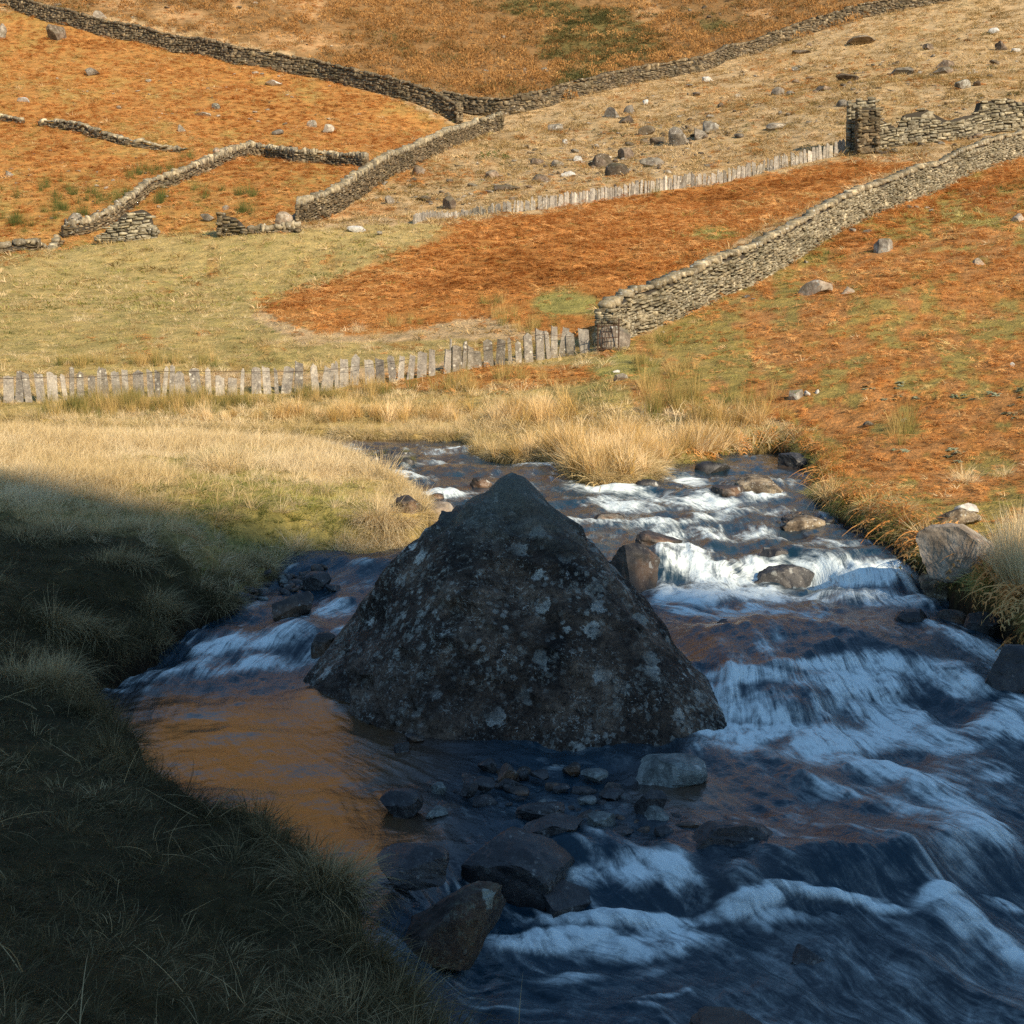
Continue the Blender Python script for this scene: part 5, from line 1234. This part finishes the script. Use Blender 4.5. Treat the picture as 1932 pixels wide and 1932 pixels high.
def scatter(name, label, protos, xyz, rot, scl, tint, pick=None):
    n = len(xyz)
    me = bpy.data.meshes.new(name); me.vertices.add(n); me.vertices.foreach_set('co', np.ascontiguousarray(xyz, dtype=np.float32).ravel())
    fattr(me, 'rot', rot, 'FLOAT_VECTOR'); fattr(me, 'scl', scl, 'FLOAT_VECTOR'); fattr(me, 'tint', tint)
    a = me.attributes.new('pick', 'INT', 'POINT'); a.data.foreach_set('value', (pick if pick is not None else NR.randint(0, len(protos), n)).astype(np.int32))
    o = bpy.data.objects.new(name, me); COL.objects.link(o)
    md = o.modifiers.new('plants', 'NODES'); md.node_group = gn_group(name, protos)
    tag(o, label, kind='stuff'); print('scatter', name, n); return o

def candidates(y0, y1, spacing, tlim=.50, power=0.0, xr=None):
    """random spots, one per spacing^2 (spacing grows with distance^power)"""
    yy = np.linspace(y0, y1, 400); sp_ = spacing * (yy / y0) ** power
    dens = 2 * tlim * (yy + 1.5) / sp_ ** 2
    cum = np.concatenate([[0], np.cumsum((dens[1:] + dens[:-1]) / 2 * np.diff(yy))]); n = int(cum[-1])
    y = np.interp(NR.uniform(0, cum[-1], n), cum, yy); x = NR.uniform(-tlim, tlim, n) * (y + 1.5)
    return x, y
def sample(arr, x, y):
    fx = np.interp(x / (y + 14), gx, np.arange(len(gx))); fy = np.interp(np.log(y + 14), gl, np.arange(len(gl)))
    return arr[np.clip(np.round(fy).astype(int), 0, len(gl) - 1), np.clip(np.round(fx).astype(int), 0, len(gx) - 1)]
def grow(kind_w, y0, y1, spacing, power=0.0, dmax=-.03, thr=None, tlim=.50, extra=None):
    x, y = candidates(y0, y1, spacing, tlim, power)
    d = sample(GD, x, y); w = sample(CV[kind_w], x + NR.normal(0, .008, len(x)) * y, y + NR.normal(0, .016, len(x)) * y) if kind_w else np.ones(len(x))
    ok = (d < dmax) & (NR.random_sample(len(x)) < w)
    if extra is not None: ok &= extra(x, y)
    for (bx_, by_, r_) in CLEAR: ok &= ((x - bx_) ** 2 + (y - by_) ** 2 > r_ * r_)
    x, y = x[ok], y[ok]; z = H(x, y)
    return x, y, z, sample(GD, x, y)
CLEAR = []
for o_ in list(COL.objects):
    if o_.name.split('.')[0] in ('rock', 'boulder') and o_.dimensions.x > .25 and o_.location.y < 60: CLEAR.append((o_.location.x, o_.location.y, o_.dimensions.x * .46))
for o_ in COL.objects:
    pass
def rotv(n, tilt=.12, yaw=None):
    return np.stack([NR.normal(0, tilt, n), NR.normal(0, tilt, n), NR.uniform(0, 6.283, n) if yaw is None else yaw], -1)
def scl(n, lo, hi, zlo=.8, zhi=1.2, mul=1.0):
    s = NR.uniform(lo, hi, n) * mul; return np.stack([s, s, s * NR.uniform(zlo, zhi, n)], -1)
def tintn(x, y, seed, fr=.5, amp=.55, rnd_amp=.25, base=.5):
    return np.clip(base + amp * fbm(x * fr, y * fr, seed, 4) + NR.uniform(-rnd_amp, rnd_amp, len(x)), 0, 1)

BR_ = [bracken('bracken_frond', 2000 + k) for k in range(6)]
BRU = [bracken('bracken_upright', 2020 + k, 6, .6, .25) for k in range(4)]
BLn = [tuft('grass_tuft', 2100 + k, M['blond'], 50, .42, .16, .8, .0055, 1.0, 3, wind=(.55, -.05)) for k in range(5)]
BLf = [tuft('grass_tuft', 2120 + k, M['blond'], 44, .36, .30, .9, .010, 1.2, 3, core=.8, wind=(.3, -.1)) for k in range(4)]
GRn = [tuft('grass_tuft', 2140 + k, M['green'], 34, .15, .14, 1.0, .007, .9, 2) for k in range(4)]
GRf = [tuft('grass_tuft', 2160 + k, M['green'], 22, .17, .30, 1.2, .022, .8, 2, core=.8) for k in range(4)]
TAf = [tuft('grass_tuft', 2180 + k, M['tan'], 24, .30, .30, 1.1, .026, 1.1, 2, core=.7) for k in range(4)]
SHn = [tuft('turf_tuft', 2200 + k, M['shade'], 42, .11, .13, 1.3, .0034, 1.0, 3, core=.9) for k in range(6)]
SHt = [tuft('tussock', 2220 + k, M['shade'], 130, .34, .2, .75, .0040, 1.7, 4, core=1.0) for k in range(4)]
TUS = [tuft('tussock', 2240 + k, M['blond'], 170, .42, .18, .7, .0055, 1.8, 4, core=.9, wind=(.15, 0)) for k in range(4)]
TUG = [tuft('tussock', 2260 + k, M['green'], 150, .30, .18, .9, .006, 1.6, 4, core=.9) for k in range(3)]
RU = [tuft('rush_clump', 2280 + k, M['rush'], 60, .75, .24, .35, .010, .18, 2, core=.8) for k in range(4)]
HE = [heather('heather_bush', 2300 + k, M['heather']) for k in range(5)]
KA = [kale('leafy_rosette', 2320 + k) for k in range(3)]

# bracken -----------------------------------------------------------
x, y, z, d = grow('bracken', 12, 60, .17, .55)
m = len(x); f_ = np.clip(y / 50, .55, 1.3)
scatter('bracken', 'rust-orange dead bracken covering the near slopes', BR_ + BRU, np.stack([x, y, z], -1), rotv(m, .2), scl(m, .55, 1.0, .6, 1.1, f_ * (.9 + .45 * fbm(x * .8, y * .8, 641, 3))), tintn(x, y, 601, .5, .7), np.where(NR.random_sample(m) < .75, NR.randint(0, 6, m), NR.randint(6, 10, m)))
x, y, z, d = grow('bracken', 60, 215, .40, .55)
m = len(x)
scatter('bracken', 'rust-orange dead bracken on the far valley side', BR_, np.stack([x, y, z], -1), rotv(m, .2), scl(m, 1.0, 1.5, .5, .85, 1 + (y - 60) / 300), tintn(x, y, 602, .12, .55))
# pale tan moor grass -----------------------------------------------
x, y, z, d = grow('tan', 14, 60, .26, .6)
m = len(x); scatter('moor_grass', 'tufts of bleached grass among the near bracken', TAf, np.stack([x, y, z], -1), rotv(m, .2), scl(m, .6, 1.1, .5, 1.1, np.clip(y / 45, .6, 1.2)), tintn(x, y, 603))
x, y, z, d = grow('tan', 60, 230, .48, .55)
m = len(x); scatter('moor_grass', 'bleached tan moor grass on the far slopes', TAf, np.stack([x, y, z], -1), rotv(m, .2), scl(m, 1.2, 2.0, .5, .9, 1 + (y - 60) / 250), tintn(x, y, 604, .15))
# heather and gorse --------------------------------------------------
x, y, z, d = grow('heather', 100, 260, .95, .5)
m = len(x); scatter('heather', 'brown heather clumps above the long walls', HE, np.stack([x, y, z + .05], -1), rotv(m, .1), scl(m, 1.0, 2.3, .9, 1.6), np.clip(.68 + .3 * fbm(x * .1, y * .1, 611, 3) + NR.uniform(-.18, .18, m), .36, 1))
x, y, z, d = grow('gorse', 100, 260, .72, .5)
m = len(x); scatter('low_gorse', 'dark green low shrubs patching the heather near the top', HE, np.stack([x, y, z + .05], -1), rotv(m, .1), scl(m, 1.2, 2.3, .6, .95), np.clip(.22 + .25 * fbm(x * .1, y * .1, 613, 3) + NR.uniform(-.15, .15, m), 0, .6))
x, y, z, d = grow('tan', 95, 230, 3.0, .2)
m = len(x); scatter('heather', 'scattered small dark heather bushes on the tan slope', HE, np.stack([x, y, z], -1), rotv(m, .1), scl(m, .4, 1.3, .5, 1.0), NR.uniform(.05, .8, m))
# green grass --------------------------------------------------------
x, y, z, d = grow('green', 14, 60, .20, .6)
m = len(x); scatter('green_grass', 'short green grass of the meadow and the near slope', GRf, np.stack([x, y, z], -1), rotv(m, .2), scl(m, .5, .95, .6, 1.1, np.clip(y / 45, .5, 1.2)), tintn(x, y, 605, .45, .8, .25, .48))
x, y, z, d = grow('green', 60, 200, .42, .5)
m = len(x); scatter('green_grass', 'green grass between the far bracken', GRf, np.stack([x, y, z], -1), rotv(m, .2), scl(m, 1.1, 1.8, .6, 1.1), tintn(x, y, 606, .15, .8, .25, .6))
# blond grass --------------------------------------------------------
lt = lambda x, y: (x < 2.6) & (y < 36.6) & ((x < -.9) | (y < 24))
x, y, z, d = grow('blond', 13, 37, .105, .55, extra=lt)
m = len(x); lng = np.clip(.75 + .5 * fbm(x * .35, y * .35, 621, 3) + .15 * (y > 22), .5, 1.4) * (1 - .5 * sstep(-2, -4, x) * (y > 28))
scatter('long_grass', 'long bleached grass leaning in the sun on the left bank', BLn, np.stack([x, y, z], -1), np.stack([NR.normal(0, .15, m), NR.normal(0, .15, m), NR.normal(0, .5, m)], -1), scl(m, .7, 1.15, .8, 1.2, lng), np.clip(.74 + .5 * fbm(x * .5, y * .5, 622, 4) + NR.uniform(-.18, .18, m), .1, 1))
x, y, z, d = grow('blond', 22, 90, .19, .75, extra=lambda x, y: ~lt(x, y))
m = len(x); lng = np.where(y < 47, 1.0 + .4 * fbm(x * .3, y * .3, 623, 3), .85) * (1 + .5 * (x > 1) * (y < 33))
scatter('long_grass', 'bleached grass along the far bank and over the meadow', BLf, np.stack([x, y, z], -1), np.stack([NR.normal(0, .15, m), NR.normal(0, .15, m), NR.normal(0, .6, m)], -1), scl(m, .7, 1.2, .7, 1.15, lng), tintn(x, y, 624, .4, .5, .2, .62))
x, y, z, d = grow('green', 13, 36, .10, .5, extra=lt)
m = len(x); scatter('green_grass', 'short green turf on the sunlit part of the left bank', GRn, np.stack([x, y, z], -1), rotv(m, .2), scl(m, .7, 1.2), tintn(x, y, 625, .6, .6, .2, .55))
# shaded turf near the viewer ----------------------------------------
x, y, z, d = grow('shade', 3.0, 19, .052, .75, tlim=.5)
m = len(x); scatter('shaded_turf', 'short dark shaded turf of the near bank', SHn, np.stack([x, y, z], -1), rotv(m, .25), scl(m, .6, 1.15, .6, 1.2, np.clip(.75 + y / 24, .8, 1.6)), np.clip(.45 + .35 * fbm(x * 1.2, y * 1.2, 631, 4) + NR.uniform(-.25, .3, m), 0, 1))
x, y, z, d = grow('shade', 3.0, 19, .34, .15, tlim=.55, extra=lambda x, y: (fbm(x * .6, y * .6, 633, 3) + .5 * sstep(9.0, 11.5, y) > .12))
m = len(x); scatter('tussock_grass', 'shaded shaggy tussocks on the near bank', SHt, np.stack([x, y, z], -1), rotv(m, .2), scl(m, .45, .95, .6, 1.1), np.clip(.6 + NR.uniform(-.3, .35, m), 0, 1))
# stray dead stems over the dark turf
ST = [tuft('dead_stem', 2400 + k, M['shade'], 3, .34, .1, 2.2, .003, .8, 5) for k in range(4)]
x, y, z, d = grow('shade', 3.0, 14, .30, .2, tlim=.5)
m = len(x); scatter('dead_stems', 'pale dead stems strewn over the dark turf', ST, np.stack([x, y, z + .05], -1), rotv(m, .4), scl(m, .5, 1.2), NR.uniform(.85, 1.0, m))
# drooping fringe along every bank edge ------------------------------
def fringe(poly, spacing, sel):
    ss, xs, ys = resample([(a, b_, 0) for a, b_ in poly], spacing)
    xs = xs + NR.normal(0, .09, len(xs)); ys = ys + NR.normal(0, .09, len(xs))
    # shift back onto land
    for it in range(6):
        dd = channel_d(xs, ys); e = .05; gxx = (channel_d(xs + e, ys) - channel_d(xs - e, ys)); gyy = (channel_d(xs, ys + e) - channel_d(xs, ys - e)); l = np.hypot(gxx, gyy) + 1e-6
        mv = np.clip(dd + NR.uniform(.04, .22, len(xs)), -.3, .3); xs = xs - gxx / l * mv; ys = ys - gyy / l * mv
    gxx = (channel_d(xs + .1, ys) - channel_d(xs - .1, ys)); gyy = (channel_d(xs, ys + .1) - channel_d(xs, ys - .1))
    k = sel(xs, ys) & (ys > 3) & (ys < 42); return xs[k], ys[k], np.arctan2(gyy[k], gxx[k])
for poly, sel, P_, lab, tb, sc0 in [
    (LEFT, lambda x, y: (y < 17.6) & (x < 0.6), SHt, 'shaded grass hanging over the undercut near bank', .55, .75),
    (LEFT, lambda x, y: y >= 17.0, TUS, 'sunlit pale grass hanging over the left bank edge', .6, .85),
    (RIGHT, lambda x, y: (y > 10) & ((x < 3) | (NR.random_sample(len(x)) < .14)), TUS, 'bleached grass hanging over the right and far banks', .5, .9),
    (RIGHT, lambda x, y: (y > 10) & (x > 3), TUG, 'green grass hanging over the right bank', .5, .9),
    (RIGHT, lambda x, y: (y > 10) & (x > 3.5) & (NR.random_sample(len(x)) < .95), BR_, 'dead bracken hanging over the right bank', .5, 1.0)]:
    x, y, a = fringe(poly, .07 if P_ is SHt else .13, sel); m = len(x); z = H(x, y)
    # lean out over the water: tilt about the axis along the bank
    tl = NR.uniform(.25, .95, m); rot = np.zeros((m, 3))
    from_e = [Euler((0, t, yaw), 'XYZ') for t, yaw in zip(tl, a)]
    rot = np.array([e[:] for e in from_e])
    scatter('bank_fringe', lab, P_, np.stack([x, y, z - .02], -1), rot, scl(m, sc0 * .7, sc0 * 1.15), np.clip(tb + NR.uniform(-.35, .3, m), 0, 1))
# rushes -------------------------------------------------------------
def patch(name, label, protos, spots, n_per, s0, s1, tb, ta=.2, tilt=.1, yawn=None):
    X, Y = [], []
    for (px, py, rx, ry, n) in spots:
        for k in range(n):
            gx_, gy_, gz_ = ground(px + rnd.gauss(0, rx * .5), py + rnd.gauss(0, ry * .5), 22 if py < 930 else (12 if px > 1000 else 3.2)); X.append(gx_); Y.append(gy_)
    X = np.array(X); Y = np.array(Y); ok = channel_d(X, Y) < -.02; X = X[ok]; Y = Y[ok]; m = len(X)
    scatter(name, label, protos, np.stack([X, Y, H(X, Y)], -1), rotv(m, tilt), scl(m, s0, s1), np.clip(tb + NR.uniform(-ta, ta, m), 0, 1))
patch('rushes', 'olive and tan rushes along the slate fence and the gate path', RU, [(250, 772, 130, 14, 110), (150, 778, 60, 10, 30), (430, 765, 80, 8, 40), (600, 752, 60, 6, 20), (150, 690, 60, 8, 16), (300, 688, 60, 8, 24), (400, 690, 40, 6, 8), (710, 742, 50, 10, 16), (860, 738, 40, 14, 18), (960, 715, 40, 10, 10), (1010, 625, 40, 14, 14), (950, 600, 30, 10, 7), (925, 575, 20, 6, 5), (760, 612, 30, 8, 8), (1240, 650, 30, 22, 12), (1210, 690, 20, 14, 8), (1270, 765, 60, 30, 34), (1420, 770, 60, 24, 10), (1700, 820, 60, 30, 8), (1230, 735, 30, 18, 14), (1330, 800, 40, 14, 14), (1245, 372, 16, 4, 5), (1225, 366, 20, 4, 5), (1280, 700, 40, 30, 8)], 0, .5, .95, .6, .35)
patch('rushes', 'green rush tufts dotted over the left bracken hill', RU, [(280, 330, 60, 14, 18), (200, 380, 60, 20, 18), (90, 370, 60, 30, 16), (130, 400, 50, 16, 12), (300, 380, 20, 10, 6), (470, 370, 20, 10, 6), (460, 400, 10, 8, 5), (360, 300, 14, 6, 4), (30, 425, 20, 12, 8), (50, 430, 30, 8, 4), (400, 366, 30, 8, 4)], 0, 1.0, 1.7, .12, .12)
GO = [tuft('tall_grass', 2600 + k, M['gold'], 90, .62, .22, .4, .010, .7, 4, wind=(.28, 0)) for k in range(4)]
IS = [(1130, 878, 140, 24, 130), (1180, 850, 60, 20, 40), (1330, 850, 60, 16, 50), (1060, 850, 60, 16, 30)]
patch('tall_grass', 'tall golden grass on the grassy point between the stream arms', GO, IS + [(1000, 790, 120, 16, 40), (760, 790, 160, 10, 40), (500, 790, 160, 8, 30), (1400, 800, 60, 14, 20)], 0, .45, 1.25, .6, .35, .2)
patch('tall_grass', 'tall straw-coloured grass at the right edge beside the cracked boulder', [tuft('tall_grass', 2520 + k, M['blond'], 60, .62, .2, .28, .009, .35, 4, wind=(-.12, 0)) for k in range(3)], [(1920, 1110, 26, 40, 26), (1900, 1080, 20, 20, 8), (1935, 1040, 16, 30, 10)], 0, .7, 1.1, .78, .18, .15)
patch('leafy_rosettes', 'blue-green leafy rosettes dotted on the lower right slope', KA, [(1640, 735, 14, 8, 4), (1690, 755, 16, 6, 3), (1735, 752, 14, 8, 3), (1820, 750, 26, 10, 5), (1870, 745, 16, 10, 3), (1905, 780, 20, 20, 4), (1700, 730, 10, 6, 3), (1925, 740, 10, 12, 4), (1700, 855, 12, 6, 3), (1800, 870, 20, 20, 4), (1590, 990, 10, 8, 3)], 0, .45, .8, .5, .5)
patch('tussock_grass', 'paler shaggy tussocks in the shaded near bank', SHt, [(650, 1655, 50, 16, 12), (780, 1800, 50, 50, 16), (830, 1880, 20, 30, 6), (290, 1150, 40, 20, 12), (330, 1230, 60, 20, 12), (90, 1270, 60, 24, 14), (440, 1140, 30, 14, 8), (130, 1180, 60, 20, 12), (230, 1060, 60, 10, 8), (60, 1010, 80, 20, 16)], 0, .7, 1.05, .95, .1, .15)
# sunlit blond tussocks that stand out
patch('pale_tussocks', 'big pale tussocks standing out on the sunlit bank and slopes', TUS, [(620, 640, 200, 20, 16), (940, 800, 26, 16, 10), (985, 762, 22, 8, 7), (1690, 970, 30, 14, 6), (1850, 920, 60, 20, 4), (1560, 930, 16, 30, 4), (700, 880, 50, 60, 16), (600, 860, 60, 30, 16), (400, 880, 100, 40, 20), (740, 1000, 30, 30, 10)], 0, .8, 1.4, .72, .2)
# islets in the stream
def islet(label, px, py, wpx, seed):
    x, y, z = ground(px, py, 12, 'water'); s = wpx * y / FN / 1932
    me = rock_mesh('mud_mound', (s, s * .6, .34), seed, M['dark'], 3, 2, .1); t = thing('grassy_islet', label, 'islet', (x, y, z))
    o = bpy.data.objects.new('mud_mound', me); COL.objects.link(o); o.parent = t; o.location = (0, 0, .0)
    r = random.Random(seed)
    for k in range(max(3, int(s * 7))):
        a = r.uniform(0, 6.28); q = r.random() ** .5
        src = r.choice(TUS + TUG[:1]); g = bpy.data.objects.new('grass_tuft', src.data); COL.objects.link(g); g.parent = t
        g.location = (math.cos(a) * q * s * .42, math.sin(a) * q * s * .24, .10 + .05 * (1 - q)); g.scale = (.42,) * 3; g.rotation_euler = (-math.sin(a) * q * .8, math.cos(a) * q * .8, r.uniform(0, 6))
islet('mossy tufted islet in the far rapids, longest of three', 745, 866, 86, 70)
islet('small flat grassy islet left of and below the longest one', 700, 873, 40, 71)
islet('tiny grassy islet just below the longest one', 768, 880, 30, 72)
islet('low grassy clod at the lower right tip of the golden grass point', 1222, 922, 50, 73)
islet('low mossy clod in the pool right of the golden grass point', 1345, 886, 70, 74)
o = heather('gorse_bush', 2601, M['green'], 400, 1.0, .6); COL.objects.link(o); x, y, z = ground(932, 302, 60); o.location = (x, y, z); o.scale = (1.5, 1.2, 1.1); tag(o, 'round dark olive gorse bush alone on the tan slope beside the uphill wall', 'bush')

# gravel and pebbles in the shallows
PB = []
for k in range(6):
    PB.append(bpy.data.objects.new('pebble', rock_mesh('pebble', (1, .75, .5), 2700 + k, M[['dark', 'wet', 'dark', 'greylichen', 'wet', 'dark'][k]], 2, 5, .1)))
def pebbles(label, boxes, s0, s1, surf='water', dz=0.0):
    X, Y, Z = [], [], []
    for (px, py, rx, ry, n) in boxes:
        for k in range(n):
            a = ground(px + rnd.gauss(0, rx * .5), py + rnd.gauss(0, ry * .5), 3.2 if px < 1000 or py > 1300 else 10, surf); X.append(a[0]); Y.append(a[1]); Z.append(a[2])
    m = len(X); s = NR.uniform(0, 1, m) ** 2 * (s1 - s0) + s0
    scatter('pebbles', label, PB, np.stack([X, Y, np.array(Z) + dz], -1), rotv(m, .25), np.stack([s, s, s], -1), NR.uniform(0, 1, m))
pebbles('wet pebbles and cobbles breaking the shallow water of the stone sill', [(920, 1465, 90, 26, 24), (1060, 1475, 160, 34, 12), (1190, 1530, 110, 44, 26), (1090, 1540, 120, 34, 18), (860, 1500, 80, 30, 8)], .05, .20, dz=-.03)
pebbles('gravel at the foot of the shaded left bank', [(540, 1100, 50, 14, 50), (470, 1130, 30, 14, 30), (600, 1085, 30, 8, 16)], .06, .2, 'both')
pebbles('sunlit gravel of the right bank spit and the grassy point', [(1510, 982, 50, 10, 70), (820, 960, 50, 16, 40), (780, 945, 30, 10, 20), (1420, 915, 60, 8, 20)], .05, .18, 'both')

RB = [bpy.data.objects.new('rubble', rock_mesh('rubble', (1, .8, .5), 2800 + k, M[['hillbrown', 'hill', 'hillbrown', 'hill'][k]], 2, 9, .14, tight=.5)) for k in range(4)]
def rubble(label, poly_boxes, s0, s1):
    X, Y, Z = [], [], []
    for (px, py, rx, ry, n) in poly_boxes:
        for k in range(n):
            a = ground(px + rnd.gauss(0, rx * .5), py + rnd.gauss(0, ry * .5), 70); X.append(a[0]); Y.append(a[1]); Z.append(a[2])
    m = len(X); s = NR.uniform(0, 1, m) ** 1.8 * (s1 - s0) + s0
    scatter('rubble', label, RB, np.stack([X, Y, np.array(Z)], -1), rotv(m, .3), np.stack([s * NR.uniform(.8, 1.6, m), s, s * NR.uniform(.5, 1, m)], -1), NR.uniform(0, 1, m))
rubble('fine rubble bedded in the tan grass slope', [(1180, 295, 160, 50, 220), (1050, 330, 160, 30, 120), (1400, 200, 300, 70, 200), (1650, 120, 280, 70, 220), (850, 370, 120, 26, 60), (1800, 200, 160, 30, 70), (1300, 250, 120, 30, 100)], .12, .6)
rubble('small pale stones showing through the left bracken', [(400, 190, 260, 60, 90), (150, 330, 160, 80, 40), (600, 140, 160, 30, 30)], .12, .4)
